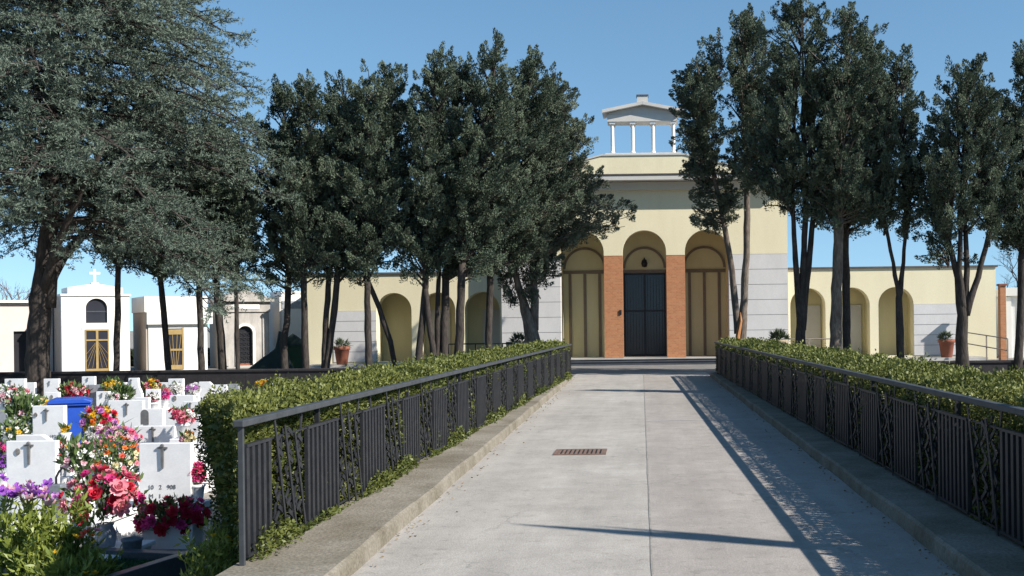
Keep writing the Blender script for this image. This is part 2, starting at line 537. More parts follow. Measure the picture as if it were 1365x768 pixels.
struct('ground', g, M['ground'])
struct('plaza', MB().box(-60, 60, 33.4, 95, GZ - 0.2, -0.004), M['plaza'])
struct('verge', MB().box(-2.72, 3.6, -12, 33.396, GZ - 0.2, -0.004), M['soil'])
jx0, jx1 = on(870, 768), on(858, 500)
ys = np.linspace(-10, FAR, 12)
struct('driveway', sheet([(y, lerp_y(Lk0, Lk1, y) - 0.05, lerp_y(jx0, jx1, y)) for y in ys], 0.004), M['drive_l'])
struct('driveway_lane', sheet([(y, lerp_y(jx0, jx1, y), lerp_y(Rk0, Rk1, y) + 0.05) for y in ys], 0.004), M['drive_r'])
yj = np.linspace(-8, FAR, 90)
struct('driveway_joint', sheet([(y, lerp_y(jx0, jx1, y) - 0.006 - 0.004 * random.random() + 0.002 * math.sin(y * 3), lerp_y(jx0, jx1, y) + 0.004 + 0.005 * random.random() + 0.002 * math.sin(y * 3)) for y in yj], 0.008), M['joint'])
struct('driveway_seam', MB().add([(lerp_y(jx0, jx1, 18.4), 18.36, 0.008), (1.9, 18.40, 0.008), (1.9, 18.50, 0.008), (lerp_y(jx0, jx1, 18.4), 18.46, 0.008)], [(0, 1, 2, 3)]), mat('pale_seam_mortar', (0.40, 0.39, 0.37), (0.33, 0.32, 0.30), fine=0.15))
for nm, k0, k1, r0, r1, sgn in (('kerb', Lk0, Lk1, Lr0, Lr1, -1), ('kerb', Rk0, Rk1, Rr0, Rr1, 1)):
    mb = MB(); yy = np.linspace(-9, 33.3, 60); vs = []
    for y in yy:
        a = lerp_y(k0, k1, y) + 0.008 * math.sin(y * 2.3) * sgn; b = lerp_y(r0, r1, y) - 0.06 * -sgn
        if (b - a) * sgn < 0.22: b = a + 0.22 * sgn
        h = 0.125 + 0.006 * math.sin(y * 1.7)
        vs += [(a, y, -0.02), (a + 0.012 * sgn, y, h - 0.02), (a + 0.035 * sgn, y, h), (b, y, h + 0.008), (b, y, -0.02)]
    fs = []
    for i in range(len(yy) - 1):
        fs += [(5 * i + k, 5 * i + k + 1, 5 * i + 6 + k, 5 * i + 5 + k) for k in range(4)]
    fs += [(0, 1, 2, 3, 4), tuple(5 * (len(yy) - 1) + k for k in (4, 3, 2, 1, 0))]
    struct(nm, mb.add(vs, fs), M['kerb'])
# dry leaves blown against the kerbs
rng = np.random.default_rng(3)
n_ = 420
yy_ = 5 + 30 * rng.random(n_) ** 1.3
sd_ = rng.random(n_) < 0.5
xx_ = np.where(sd_, Lk0.x + (Lk1.x - Lk0.x) * (yy_ - Lk0.y) / (Lk1.y - Lk0.y) + 0.015 + rng.exponential(0.07, n_), Rk0.x + (Rk1.x - Rk0.x) * (yy_ - Rk0.y) / (Rk1.y - Rk0.y) - 0.015 - rng.exponential(0.07, n_))
V, Q, T = blades(np.stack([xx_, yy_, np.full(n_, 0.012)], 1), np.stack([rng.normal(size=n_), rng.normal(size=n_), rng.random(n_) * 0.25], 1), 0.03, 0.016, rng.random(n_))
lt = link('leaf_litter', mesh_np('leaf_litter', V, Q, T), leafmat('dry_leaf', (0.14, 0.105, 0.06), (0.24, 0.18, 0.09), trans=0.1))
tag(lt, 'dry fallen leaves lying along the foot of both kerbs', 'fallen leaves', None, 'stuff')
# drain grating in the paving
dg = thing('drain_grate', 'rusty rectangular drain grating set in the pale driveway', 'drain', tuple(on(774, 603.5)))
fr = MB(); W_, D_ = 0.33, 0.29
for a in ((-W_, W_, -D_, -D_ + 0.04), (-W_, W_, D_ - 0.04, D_), (-W_, -W_ + 0.04, -D_ + 0.04, D_ - 0.04), (W_ - 0.04, W_, -D_ + 0.04, D_ - 0.04)):
    fr.box(*a, 0.0, 0.016)
fr.build('grate_frame', M['rust'], dg)
fr = MB()
for k in range(11): fr.box(-W_ + 0.045 + k * 0.055, -W_ + 0.075 + k * 0.055, -D_ + 0.041, D_ - 0.041, 0.006, 0.014)
fr.build('grate_bars', M['rust'], dg)
MB().box(-W_ + 0.04, W_ - 0.04, -D_ + 0.04, D_ - 0.04, 0.0055, 0.0058).build('shaft_shade', M['rubber'], dg)  # thin black sheet painted in for the darkness below the bars

# ------------------------------------------------------------------ railings and hedges
def fence(label, p0, p1, length, first_half, side):
    d = (p1 - p0); d.z = 0
    ang = math.atan2(d.y, d.x) - PI / 2
    t = thing('iron_railing', label, 'railing', (p0.x, p0.y, 0.0), ang, 'anthracite railings along the driveway')
    s = 0.0
    MB().box(-0.035, 0.035, -0.05, length, 1.012, 1.055).build('handrail', M['railtop'], t, bevel=0.006)
    bayn = []
    s = 0.06
    if first_half: bayn.append((s, s + 0.44)); s += 0.44 + 0.78
    while s + 0.78 < length:
        bayn.append((s, s + 0.78)); s += 1.53
    MB().box(-0.015, 0.015, -0.015, 0.015, -0.1 if not first_half else -0.5, 1.012).build('post', M['railtop'], t)
    for i, (a, b) in enumerate(bayn):
        mb = MB()
        mb.box(-0.018, 0.018, a, b, 0.872, 0.892); mb.box(-0.018, 0.018, a, b, 0.165, 0.185)
        n = 5 if b - a < 0.6 else 8
        for k in range(n):
            y = a + 0.02 + (b - a - 0.04) * k / (n - 1)
            mb.box(-0.014, 0.014, y - 0.024, y + 0.024, 0.185, 0.872)
        mb.build('bar_panel', M['iron'], t)
        y = (a + b) / 2
        if b - a > 0.6:
            MB().box(min(0.019 * side, 0.055 * side), max(0.019 * side, 0.055 * side), y - 0.02, y + 0.02, -0.05, 1.012).build('post', M['iron'], t)
        c = b; e = bayn[i + 1][0] if i + 1 < len(bayn) else length
        if e - c < 0.3: continue
        mb = MB(); g_ = e - c; ly = c + g_ / 2
        for k in range(3):
            o = (k - 1) * 0.21
            sh = 0.035 * (k - 1)
            if k != 1:
                mb.bar((-0.016, ly + o - 0.13, 0.10 + sh * 2), (-0.016, ly + o + 0.13, 0.96 + sh), 0.036, 0.008)
            mb.bar((0.016, ly + o + 0.12, 0.12 - sh), (0.016, ly + o - 0.12, 0.95 - sh * 2), 0.030, 0.008)
            # a column of bent strips, like links of a chain
            zc = 0.20 + 0.03 * k
            j = 0
            while zc < 0.84:
                w_ = 0.075 * (1 if (j + k) % 2 else -1)
                mb.bar((-0.004, ly + o - w_, zc), (-0.004, ly + o + w_ * 0.6, zc + 0.085), 0.030, 0.008)
                mb.bar((0.005, ly + o + w_ * 0.9, zc + 0.05), (0.005, ly + o - w_ * 0.3, zc + 0.10), 0.034, 0.008)
                zc += 0.098; j += 1
        # the lattice hangs from the post line by two slim rails
        mb.box(-0.006, 0.006, c, e, 0.875, 0.888); mb.box(-0.006, 0.006, c, e, 0.17, 0.183)
        mb.build('lattice_panel', M['iron'], t)
    return t
LL = (Lr1 - Lr0).length + 0.9
fence('anthracite railing left of the driveway, sunlit, ending at a slim post', Lr0, Lr1, LL, True, -1)
dR = (Rr1 - Rr0).normalized()
Rs = Rr0 - dR * 5.0
RL = (Rr1 - Rs).length + 2.5
fence('anthracite railing right of the driveway, its near side in shade', Rs, Rr1, RL, False, 1)

def hedge(label, p0, p1, length, off, width, sgn, n, zlo, ztop, yvis, slant=0.0):
    d = (p1 - p0); d.z = 0; d.normalize()
    ang = math.atan2(d.y, d.x) - PI / 2
    t = thing('clipped_hedge', label, 'hedge', (p0.x, p0.y, 0.0), ang)
    # leaves on the shell, thick near the camera
    s0 = yvis
    u = rng.random(n)
    k0, k1 = s0 + 5.0, length + s0 + 5.0
    s = 1.0 / (1 / k0 + u * (1 / k1 - 1 / k0)) - k0
    near = s + s0
    hgt = ztop - zlo
    per = np.array([hgt * 0.9, width * 1.3, hgt * 0.55])
    face = rng.choice(3, n, p=per / per.sum())
    endn = int(n * 0.07)
    face[:endn] = 3
    a = rng.random(n)
    dep = rng.exponential(0.05, n).clip(0, 0.2) - 0.05
    P = np.zeros((n, 3)); N = np.zeros((n, 3))
    bump = 0.035 * np.sin(s * 3.1 + 1.0) + 0.03 * np.sin(s * 7.3 + a * 5) + 0.03 * np.sin(a * 11 + s * 1.7)
    rad = 0.16
    m = face == 0                                            # drive side
    P[m, 0] = dep[m] - bump[m] * 0.6; P[m, 1] = s[m]; P[m, 2] = zlo + a[m] ** 0.8 * hgt; N[m, 0] = -1
    m = face == 1                                            # top
    P[m, 0] = a[m] * width; P[m, 1] = s[m]; P[m, 2] = ztop + bump[m] - dep[m]; N[m, 2] = 1
    m = face == 2                                            # outer side
    P[m, 0] = width - dep[m] + bump[m]; P[m, 1] = s[m]; P[m, 2] = zlo + a[m] * hgt; N[m, 0] = 1
    m = face == 3                                            # near end
    a2 = rng.random(n)
    P[m, 0] = a2[m] * width; P[m, 1] = dep[m] * 1.3 + bump[m] + 0.25 * (2 * a2[m] - 1) ** 2; P[m, 2] = zlo + a[m] * hgt; N[m, 1] = -1
    sz = 0.0135 + 0.0010 * near
    sz = sz * rng.uniform(0.7, 1.3, n)
    # long shoots breaking the clipped line
    sh = (rng.random(n) < 0.03) & (face == 1)
    P[sh, 2] += rng.uniform(0.02, 0.10, sh.sum())
    fw = (face == 0) & (rng.random(n) < 0.085)
    pk = np.clip(0.55 + 0.5 * np.sin(s * 1.9 + 0.7) + 0.35 * np.sin(s * 4.7), 0.12, 1.3)
    if slant > 0:
        P[fw, 0] = -off - 0.02 - rng.exponential(0.02, fw.sum()) * pk[fw]
        P[fw, 2] = 0.10 + rng.random(fw.sum()) ** 1.6 * 0.17 * pk[fw]
    D = N * 0.55 + rng.normal(size=(n, 3)) * 0.75 + np.array([0, 0, 0.35])
    patch = 0.5 + 0.5 * np.sin(s * 2.1 + P[:, 0] * 4 + np.sin(s * 0.9) * 3)
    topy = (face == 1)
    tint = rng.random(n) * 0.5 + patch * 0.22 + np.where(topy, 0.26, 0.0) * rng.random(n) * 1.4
    P[:, 1] += 0.12 + (slant + (0.35 * slant) * np.clip(1 - P[:, 2], 0, 1)) * np.clip(P[:, 0] / width, 0, 1) ** 0.8 * np.clip(1 - P[:, 1] / 6.0, 0, 1)
    P[:, 0] = (P[:, 0] + off) * sgn
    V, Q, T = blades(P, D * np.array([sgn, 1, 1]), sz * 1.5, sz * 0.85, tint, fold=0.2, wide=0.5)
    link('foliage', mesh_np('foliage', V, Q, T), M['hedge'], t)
    ns = int(length / 0.25) + 1
    core = MB(); vs = []
    for i in range(ns):
        y0_ = 0.27 + (length - 0.4) * i / (ns - 1)
        y = y0_
        for x, z in ((0.10, zlo), (0.10, ztop - 0.14), (width * 0.5, ztop - 0.10), (width - 0.10, ztop - 0.14), (width - 0.10, zlo)):
            vs.append(((x + off + random.uniform(-0.02, 0.02)) * sgn, y + (slant + (0.35 * slant) * max(0, 1 - z)) * max(0, min(1, x / width)) ** 0.8 * max(0, 1 - y / 6.0) + random.uniform(-0.03, 0.03), z + random.uniform(-0.02, 0.02)))
    fs = [(5 * i + k, 5 * i + (k + 1) % 5, 5 * i + 5 + (k + 1) % 5, 5 * i + 5 + k) for i in range(ns - 1) for k in range(5)]
    fs += [(0, 1, 2, 3, 4), tuple(5 * (ns - 1) + k for k in (4, 3, 2, 1, 0))]
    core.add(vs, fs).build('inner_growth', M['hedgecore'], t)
    return t
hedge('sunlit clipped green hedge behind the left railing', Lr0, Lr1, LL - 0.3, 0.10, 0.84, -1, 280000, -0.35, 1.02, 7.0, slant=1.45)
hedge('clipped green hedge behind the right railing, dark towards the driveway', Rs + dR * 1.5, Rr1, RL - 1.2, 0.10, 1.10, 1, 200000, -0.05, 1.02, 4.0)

# low dark walls that hold the upper terrace, left and right
WY = 33.0
for lab, x0, x1 in (('long low dark stone wall behind the headstones left of the hedge', -42, -3.55), ('low dark stone wall behind the right hedge', 3.9, 40)):
    t = thing('terrace_wall', lab, 'wall', ((x0 + x1) / 2, WY, GZ))
    hw = (x1 - x0) / 2
    mb = MB()
    nblk = int(hw * 2 / 1.2)
    for i in range(nblk):
        a = -hw + 2 * hw * i / nblk; b = -hw + 2 * hw * (i + 1) / nblk
        mb.box(a + 0.003, b - 0.003, 0, 0.36, 0, 0.88)
    mb.build('wall_body', M['lava'], t)
    MB().box(-hw, hw, -0.04, 0.40, 0.883, 0.95).build('coping', M['lava'], t, bevel=0.01)

# ------------------------------------------------------------------ the great building
FY = 44.0
bld = thing('cemetery_building', 'pale yellow arched cemetery building with brick pillars and rooftop belfry', 'building', (0.09, FY, 0))
FL = 0.26; SPR = 4.36; AC = 2.5; AH = 0.875
HB = 5.74
TOP = 7.3
wall = archwall(MB(), -HB, HB, SPR, TOP, [(-AC, AH, SPR, SPR + 0.13), (0, AH, SPR, SPR + 0.13), (AC, AH, SPR, SPR + 0.13)], 0, 0.55)
wall.build('upper_wall', M['yellow'], bld)
for s in (-1, 1):
    c = s * AC / 2
    MB().box(c - 0.375, c + 0.375, 0.01, 0.56, FL, SPR - 0.003).build('brick_pillar', M['brick'], bld)
    a, b = (AC + AH, HB) if s > 0 else (-HB, -AC - AH)
    mb = MB(); nz = 7; hz = (SPR - 0.1) / nz
    for k in range(nz):
        mb.box(a, b, -0.005, 0.58, 0.1 + k * hz + 0.009, 0.1 + (k + 1) * hz - 0.009)
    mb.box(a - 0.002, b + 0.002, -0.012, 0.585, 0, 0.1)
    cl = mb.build('stone_cladding', M['greyclad'], bld)
    MB().box(a + 0.02, b - 0.02, 0.012, 0.56, 0.05, SPR - 0.01).build('cladding_joints', M['greyjoint'], cl)
# body behind
mb = MB()
mb.box(-HB, HB, 2.3, 9.0, 0, TOP); mb.box(-HB, -HB + 0.3, 0.58, 2.3, 0, TOP - 0.003); mb.box(HB - 0.3, HB, 0.58, 2.3, 0, TOP - 0.003)
mb.build('rear_wall', M['yellow'], bld)
# porch: back wall, ceiling, divisions
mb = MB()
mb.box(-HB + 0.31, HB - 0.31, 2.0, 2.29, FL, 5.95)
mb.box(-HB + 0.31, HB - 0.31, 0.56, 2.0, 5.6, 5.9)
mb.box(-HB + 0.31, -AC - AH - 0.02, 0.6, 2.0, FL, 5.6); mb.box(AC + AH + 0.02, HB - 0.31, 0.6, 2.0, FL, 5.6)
mb.build('porch_wall', M['yellowshade'], bld)
for c in (-AC, 0, AC):
    mb = archband(MB(), c, 3.95, 0.80, 0.90, 1.955, 2.0)
    mb.build('arch_moulding', M['brownframe'], bld)
    f = MB(); f.box(c - 1.0, c + 1.0, 1.95, 1.999, 3.74, 3.88)
    if c:
        for k in (-0.62, 0, 0.62): f.box(c + k - 0.06, c + k + 0.06, 1.962, 1.999, FL, 3.738)
        f.build('panel_frame', M['brownframe'], bld)
    else:
        for k in (-0.93, 0.93): f.box(c + k - 0.055, c + k + 0.055, 1.90, 1.999, FL, 3.738)
        f.build('door_frame', M['brownframe'], bld)
door = MB().box(-0.87, 0.87, 1.97, 1.995, FL + 0.01, 3.735).build('door', M['glass'], bld)
mb = MB()
for k in range(15):
    x = -0.85 + 1.70 * k / 14
    mb.box(x - 0.012, x + 0.012, 1.925, 1.95, FL + 0.03, 3.72)
mb.box(-0.87, 0.87, 1.92, 1.955, 2.12, 2.19); mb.box(-0.87, 0.87, 1.92, 1.955, FL + 0.012, FL + 0.09); mb.box(-0.87, 0.87, 1.92, 1.955, 3.66, 3.732)
mb.box(-0.05, 0.05, 1.915, 1.958, FL + 0.09, 3.66); mb.box(-0.87, -0.80, 1.918, 1.956, FL + 0.09, 3.66); mb.box(0.80, 0.87, 1.918, 1.956, FL + 0.09, 3.66)
mb.build('gate_bars', M['doormetal'], door)
e = MB().lathe([(0.001, -0.16), (0.10, -0.14), (0.13, 0.0), (0.10, 0.13), (0.03, 0.18), (0.02, 0.24)], 12, (0, 1.82, 4.14))
e.box(-0.012, 0.012, 1.82, 1.998, 4.30, 4.33)
e.build('porch_lantern', M['doormetal'], bld)
MB().box(-1.02, -0.94, -0.03, 0.009, 2.0, 2.18).build('door_bell', M['doormetal'], bld)
# floor and steps
MB().box(-HB + 0.3, HB - 0.3, -0.35, 2.0, FL - 0.05, FL - 0.002).build('porch_floor', M['nosing'], bld)
MB().box(-HB + 0.3, HB - 0.3, -0.32, 2.0, -0.05, FL - 0.052).build('porch_base', M['step'], bld)
st = MB(); st.box(-4.2, 4.2, -0.80, -0.33, -0.05, 0.12)
st.build('step', M['step'], bld)
MB().box(-4.25, 4.25, -0.83, -0.33, 0.122, 0.15).build('step_tread', M['step'], bld)
# cornice
cp = 0.62
MB().box(-HB - 0.06, HB + 0.06, -0.20, -0.002, 6.96, TOP - 0.02).build('frieze', M['frieze'], bld)
mb = MB(); mb.box(-HB - 0.35, HB + 0.35, -cp, 9.3, TOP - 0.0, TOP + 0.20)
mb.build('cornice', M['greystone'], bld, bevel=0.01)
MB().box(-HB - 0.38, HB + 0.38, -cp - 0.03, 9.33, TOP + 0.203, TOP + 0.25).build('cornice_edging', M['roofedge'], bld)
# attic gable and belfry
MB().prism([(-5.1, TOP + 0.25), (5.1, TOP + 0.25), (4.2, 7.86), (1.75, 8.50), (-1.75, 8.50), (-4.2, 7.86)], 0.9, 5.5).build('attic', M['yellow'], bld)
mb = MB()
for s in (-1, 1):
    mb.prism([(s * 1.70, 8.503), (s * 4.25, 7.87), (s * 4.25, 7.92), (s * 1.70, 8.56)], 0.86, 5.5)
mb.box(-1.70, 1.70, 0.86, 5.5, 8.503, 8.56)
mb.build('attic_edging', M['greystone'], bld)
bf = MB(); bf.box(-1.55, 1.55, 1.2, 2.3, 8.563, 8.66)
bf = bf.build('belfry', M['greystone'], bld)
for k in range(4):
    for y in (1.42, 2.08):
        x = -1.26 + 0.84 * k
        mb = MB().lathe([(0.105, 8.662), (0.105, 8.72), (0.078, 8.76), (0.070, 9.86), (0.078, 9.88)], 14, (x, y, 0))
        mb.box(x - 0.115, x + 0.115, y - 0.115, y + 0.115, 9.882, 9.965)
        mb.build('belfry_column', M['chapelwhite'], bf)
MB().box(-1.46, 1.46, 1.27, 2.23, 9.968, 10.24).build('entablature', M['greystone'], bf)
MB().prism([(-1.40, 10.243), (1.40, 10.243), (1.40, 10.34), (0, 10.62), (-1.40, 10.34)], 1.32, 2.18).build('tympanum', M['greystone'], bf)
mb = MB()
for s in (-1, 1):
    mb.prism([(s * 0.002, 10.625), (s * 1.66, 10.30), (s * 1.66, 10.43), (s * 0.002, 10.755)], 1.05, 2.45)
mb.build('belfry_roof', M['greystone'], bf)
MB().box(-0.22, 0.22, 1.10, 1.60, 10.66, 10.98).build('belfry_finial', M['greystone'], bf)
MB().box(-0.25, 0.25, 1.07, 1.63, 10.983, 11.03).build('finial_cap', M['roofedge'], bf)

# wings
WF = 0.62
for s in (-1, 1):
    XE = 14.26 if s > 0 else 13.72
    ops = [(s * c, 0.715, 0.2, 2.28) for c in (6.62, 8.42, 10.2)]
    a, b = (HB + 0.002, XE) if s > 0 else (-XE, -HB - 0.002)
    wg = archwall(MB(), a, b, 0.0, 3.75, ops, WF, WF + 0.6).build('wing_wall', M['yellow'], bld)
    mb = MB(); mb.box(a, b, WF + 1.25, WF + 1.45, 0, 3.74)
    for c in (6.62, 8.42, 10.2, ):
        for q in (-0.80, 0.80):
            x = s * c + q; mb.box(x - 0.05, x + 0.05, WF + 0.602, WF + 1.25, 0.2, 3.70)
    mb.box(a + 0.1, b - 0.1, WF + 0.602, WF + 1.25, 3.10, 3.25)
    mb.build('niche_wall', M['yellowshade'], bld)
    MB().box(a, b, WF + 0.05, WF + 1.25, 0.16, 0.198).build('wing_floor', M['nosing'], bld)
    mb = MB(); mb.box(a, a + 0.2, WF + 0.61, 5.0, 0, 3.74); mb.box(b - 0.2, b, WF + 0.61, 5.0, 0, 3.74); mb.box(a, b, 4.8, 5.0, 0, 3.739)
    mb.build('wing_side', M['yellow'], bld)
    MB().box(a - (0.08 if s < 0 else 0), b + (0.08 if s > 0 else 0), WF - 0.06, 5.1, 3.753, 3.83).build('wing_roof', M['roofedge'], bld)
    # grey courses beside the outermost arch, and the narrow one by the main block
    for u0, u1 in ((10.2 + 0.717, 12.66), (HB + 0.01, 6.62 - 0.80)):
        x0, x1 = sorted((s * u0, s * u1))
        mb = MB(); hz = 2.08 / 5
        for k in range(5): mb.box(x0, x1, WF - 0.03, WF - 0.004, 0.2 + k * hz + 0.009, 0.2 + (k + 1) * hz - 0.009)
        pn = mb.build('grey_panel', M['greyclad'], bld)
        MB().box(x0 + 0.005, x1 - 0.005, WF - 0.013, WF - 0.002, 0.2, 2.28).build('panel_joints', M['greyjoint'], pn)
    for c in ((6.9, 8.6) if s > 0 else (6.35, 8.55)):
        x = s * c; MB().box(x - 0.42, x + 0.42, WF + 1.20, WF + 1.248, 0.2, 2.3).build('niche_door', M['greystone'], bld)
    MB().box(s * 10.65 - 0.03, s * 10.65 + 0.03, WF + 1.2, WF + 1.25, 1.1, 1.3).build('wall_switch', M['doormetal'], bld)
    # terrace slab with a low step in front
    x0, x1 = sorted((s * (HB + 0.4), s * 13.5))
    MB().box(x0, x1, -0.7, WF - 0.035, -0.05, 0.14).build('wing_terrace', M['nosing'], bld)
    MB().box(x0 + 0.4, x1 - 0.4, -1.1, -0.703, -0.05, 0.05).build('wing_step', M['nosing'], bld)

# railings on the terraces
def rails(label, pts, zs, posts, m, r=0.022):
    t = thing('terrace_railing', label, 'railing', tuple(pts[0]))
    o = Vector(pts[0])
    for z0, z1 in zs:
        MB().tube([Vector(pts[0]) - o + Vector((0, 0, z0)), Vector(pts[1]) - o + Vector((0, 0, z1))], r, 8).build('rail', m, t)
    for f in posts:
        p = (Vector(pts[1]) - o) * f
        zt = zs[0][0] + (zs[0][1] - zs[0][0]) * f
        MB().box(p.x - 0.022, p.x + 0.022, p.y - 0.022, p.y + 0.022, 0.0, zt).build('post', m, t)
    return t
a = at(598, 470, 40.2); b = at(742, 470, 40.2)
rails('dark iron terrace railing between the pines left of the portico', [(a.x, 40.2, 0), (b.x, 40.2, 0)], [(0.96, 0.96), (0.12, 0.12)], [0, 0.25, 0.5, 0.75, 1], M['iron'])
a = at(1288, 450, 43.0); b = at(1343, 450, 41.2)
rails('dull steel ramp handrail sloping down at the right end of the building', [(a.x, 43.0, 0), (b.x, 41.2, 0)], [(1.13, 0.90), (0.70, 0.45)], [0, 0.5, 1], M['palerail'])
a = at(1050, 455, 42.6); b = at(1108, 455, 42.6)
rails('short pale handrail behind the hedge in front of the right wing', [(a.x, 42.6, 0), (b.x, 42.6, 0)], [(0.95, 0.95), (0.5, 0.5)], [0, 0.5, 1], M['palerail'])

# ------------------------------------------------------------------ planters
def fan_plant(name, m, parent, z, n, L, spread=1.0):
    P = np.zeros((n, 3)); P[:, 2] = z
    ph = rng.random(n) * 2 * PI; el = rng.uniform(0.15, 1.4, n)
    D = np.stack([np.cos(ph) * np.cos(el) * spread, np.sin(ph) * np.cos(el) * spread, np.sin(el)], 1)
    Vs, Qs, Ts = [], [], []
    # each stalk ends in a fan of narrow leaflets
    Pt = P + D * (L * 0.45)
    k = 9
    PP = np.repeat(Pt, k, 0); DD = np.repeat(D, k, 0) + rng.normal(size=(n * k, 3)) * 0.45
    V, Q, T = blades(PP, DD, L * 0.6 * rng.uniform(0.7, 1.1, n * k), L * 0.07, rng.random(n * k))
    V2, Q2, T2 = blades(P, D, L * 0.55, L * 0.05, rng.random(n) * 0.4)
    return link(name, mesh_np(name, np.vstack([V, V2]), np.vstack([Q, Q2 + len(V)]), np.concatenate([T, T2])), m, parent)
def pot(label, px, py, Y, rim, h, m, prof, n=26, L=0.45, z=0.14, cat='flower pot', kind='potted_palm'):
    p = at(px, py, Y)
    t = thing(kind, label, cat, (p.x, Y, z))
    MB().lathe([(r * rim, zz * h) for r, zz in prof], 24).build('pot', m, t, smooth=True)
    MB().lathe([(0.001, h * 0.9), (rim * 0.86, h * 0.9), (rim * 0.86, h * 0.905), (0.001, h * 0.905)], 16).build('soil', M['soil'], t)
    fan_plant('leaves', M['palm'], t, h * 0.9, n, L)
    return t
TP = [(0.62, 0), (0.66, 0.03), (0.90, 0.80), (1.0, 0.82), (1.0, 0.98), (0.95, 1.0), (0.88, 0.98), (0.86, 0.9)]
UP = [(0.5, 0), (0.55, 0.06), (0.30, 0.2), (0.30, 0.3), (0.75, 0.6), (1.0, 0.9), (1.0, 1.0), (0.9, 1.0), (0.86, 0.9)]
pot('tapering terracotta pot with spiky palm by the grey panel of the left wing', 456, 480, 43.7, 0.32, 0.72, M['terracotta'], TP)
pot('tapering terracotta pot with spiky palm by the grey panel of the right wing', 1262, 475, 43.7, 0.33, 0.72, M['terracotta'], TP)
pot('tan stone urn with small palm beside the portico, left of the steps', 692, 470, 41.5, 0.50, 1.0, M['urnstone'], UP, z=0.0, L=0.5)
pot('dark potted palm beside the portico, right of the steps', 1038, 470, 42.2, 0.36, 0.95, M['urnstone'], UP, z=0.0, L=0.55, n=34)

# ------------------------------------------------------------------ family chapels
def cross_mb(mb, x, y, z, h, w, t):
    mb.box(x - t / 2, x + t / 2, y - t / 2, y + t / 2, z, z + h)
    mb.box(x - w / 2, x - t / 2 - 0.0, y - t / 2, y + t / 2, z + h * 0.62, z + h * 0.62 + t)
    mb.box(x + t / 2, x + w / 2, y - t / 2, y + t / 2, z + h * 0.62, z + h * 0.62 + t)
    return mb

def chapel_base(label, px, py, Y, extra, name='funerary_chapel', group='family chapels along the terrace'):
    p = at(px, py, Y)
    return thing(name, label, 'chapel', (p.x, Y, 0.0), math.atan2(-p.x, Y) + math.radians(extra), group)

def gold_door(t, x, w, h, rays, bars):
    d = MB().box(x - w / 2, x + w / 2, 0.05, 0.09, 0.07, 0.07 + h).build('door', M['glass'], t)
    mb = MB()
    for q in (-1, 1): mb.box(x + q * w / 2 - 0.03, x + q * w / 2 + 0.03, 0.0, 0.049, 0.06, 0.10 + h)
    mb.box(x - w / 2 + 0.03, x + w / 2 - 0.03, 0.0, 0.049, 0.06, 0.20); mb.box(x - w / 2 + 0.03, x + w / 2 - 0.03, 0.0, 0.049, 0.05 + h, 0.10 + h)
    mb.build('door_frame', M['gold'], d)
    mb = MB()
    for u0, z0, u1, z1, r in bars:
        mb.tube([(x + u0 * w / 2, 0.025, 0.07 + z0 * h), (x + u1 * w / 2, 0.025, 0.07 + z1 * h)], r, 6)
    mb.build('door_cross', M['gold'], d)

# chapel with arched window and cross
t = chapel_base('tall white marble chapel with arched window, gilt cross door and roof cross', 129, 495, 41.6, 9)
W1 = 1.17
mb = archwall(MB(), -W1, W1, 0.0, 2.92, [(0.02, 0.37, 1.90, 2.46)], 0, 0.25)
mb.build('front_wall', M['chapelwhite'], t)
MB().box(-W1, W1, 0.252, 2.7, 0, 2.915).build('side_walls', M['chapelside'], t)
MB().box(-W1 - 0.03, W1 + 0.05, -0.05, 2.75, 2.92, 3.00).build('cornice', M['chapelwhite'], t)
MB().prism([(-0.95, 3.003), (0.95, 3.003), (0.95, 3.24), (0.25, 3.36), (-0.25, 3.36), (-0.95, 3.24)], 0.02, 1.6).build('parapet', M['chapelwhite'], t)
cross_mb(MB().box(-0.13, 0.13, 0.1, 0.36, 3.34, 3.43), 0, 0.23, 3.43, 0.52, 0.38, 0.085).build('roof_cross', M['chapelwhite'], t)
archpanel(MB(), 0.02, 0.365, 1.905, 2.46, 0.10, 0.12).build('arched_window', M['glass'], t)
wdw = MB(); wdw.box(-0.50, 0.54, -0.02, -0.001, 1.66, 1.78); wdw.box(-0.46, -0.395, -0.015, -0.001, 0.06, 1.655); wdw.box(0.435, 0.50, -0.015, -0.001, 0.06, 1.655)
wdw.build('door_surround', M['chapelwhite'], t)
# the door leaf sits inside its proud surround
d = MB().box(-0.385, 0.425, -0.006, -0.002, 0.07, 1.65).build('door', M['glass'], t)
mb = MB()
for x in (-0.37, 0.41): mb.box(x - 0.022, x + 0.022, -0.04, -0.007, 0.07, 1.65)
mb.box(-0.35, 0.39, -0.04, -0.007, 0.07, 0.17); mb.box(-0.35, 0.39, -0.04, -0.007, 1.60, 1.65)
mb.build('door_frame', M['gold'], d)
mb = MB(); mb.box(-0.022, 0.062, -0.045, -0.008, 0.17, 1.60); mb.box(-0.35, -0.024, -0.042, -0.008, 1.22, 1.28); mb.box(0.064, 0.39, -0.042, -0.008, 1.22, 1.28)
for k in range(-4, 5):
    if k: mb.tube([(0.02, -0.02, 1.22), (0.02 + 0.36 * max(-1, min(1, k / 2.2)), -0.02, 0.2 + max(0, abs(k) - 2.2) * 0.30)], 0.007, 5)
mb.build('door_cross', M['gold'], d)
mb = MB()
for k in range(1, 5): mb.box(-W1 + 0.0, W1, -0.0012, -0.0004, 2.92 * k / 5, 2.92 * k / 5 + 0.006)
mb.build('marble_joints', M['greymarble'], t)

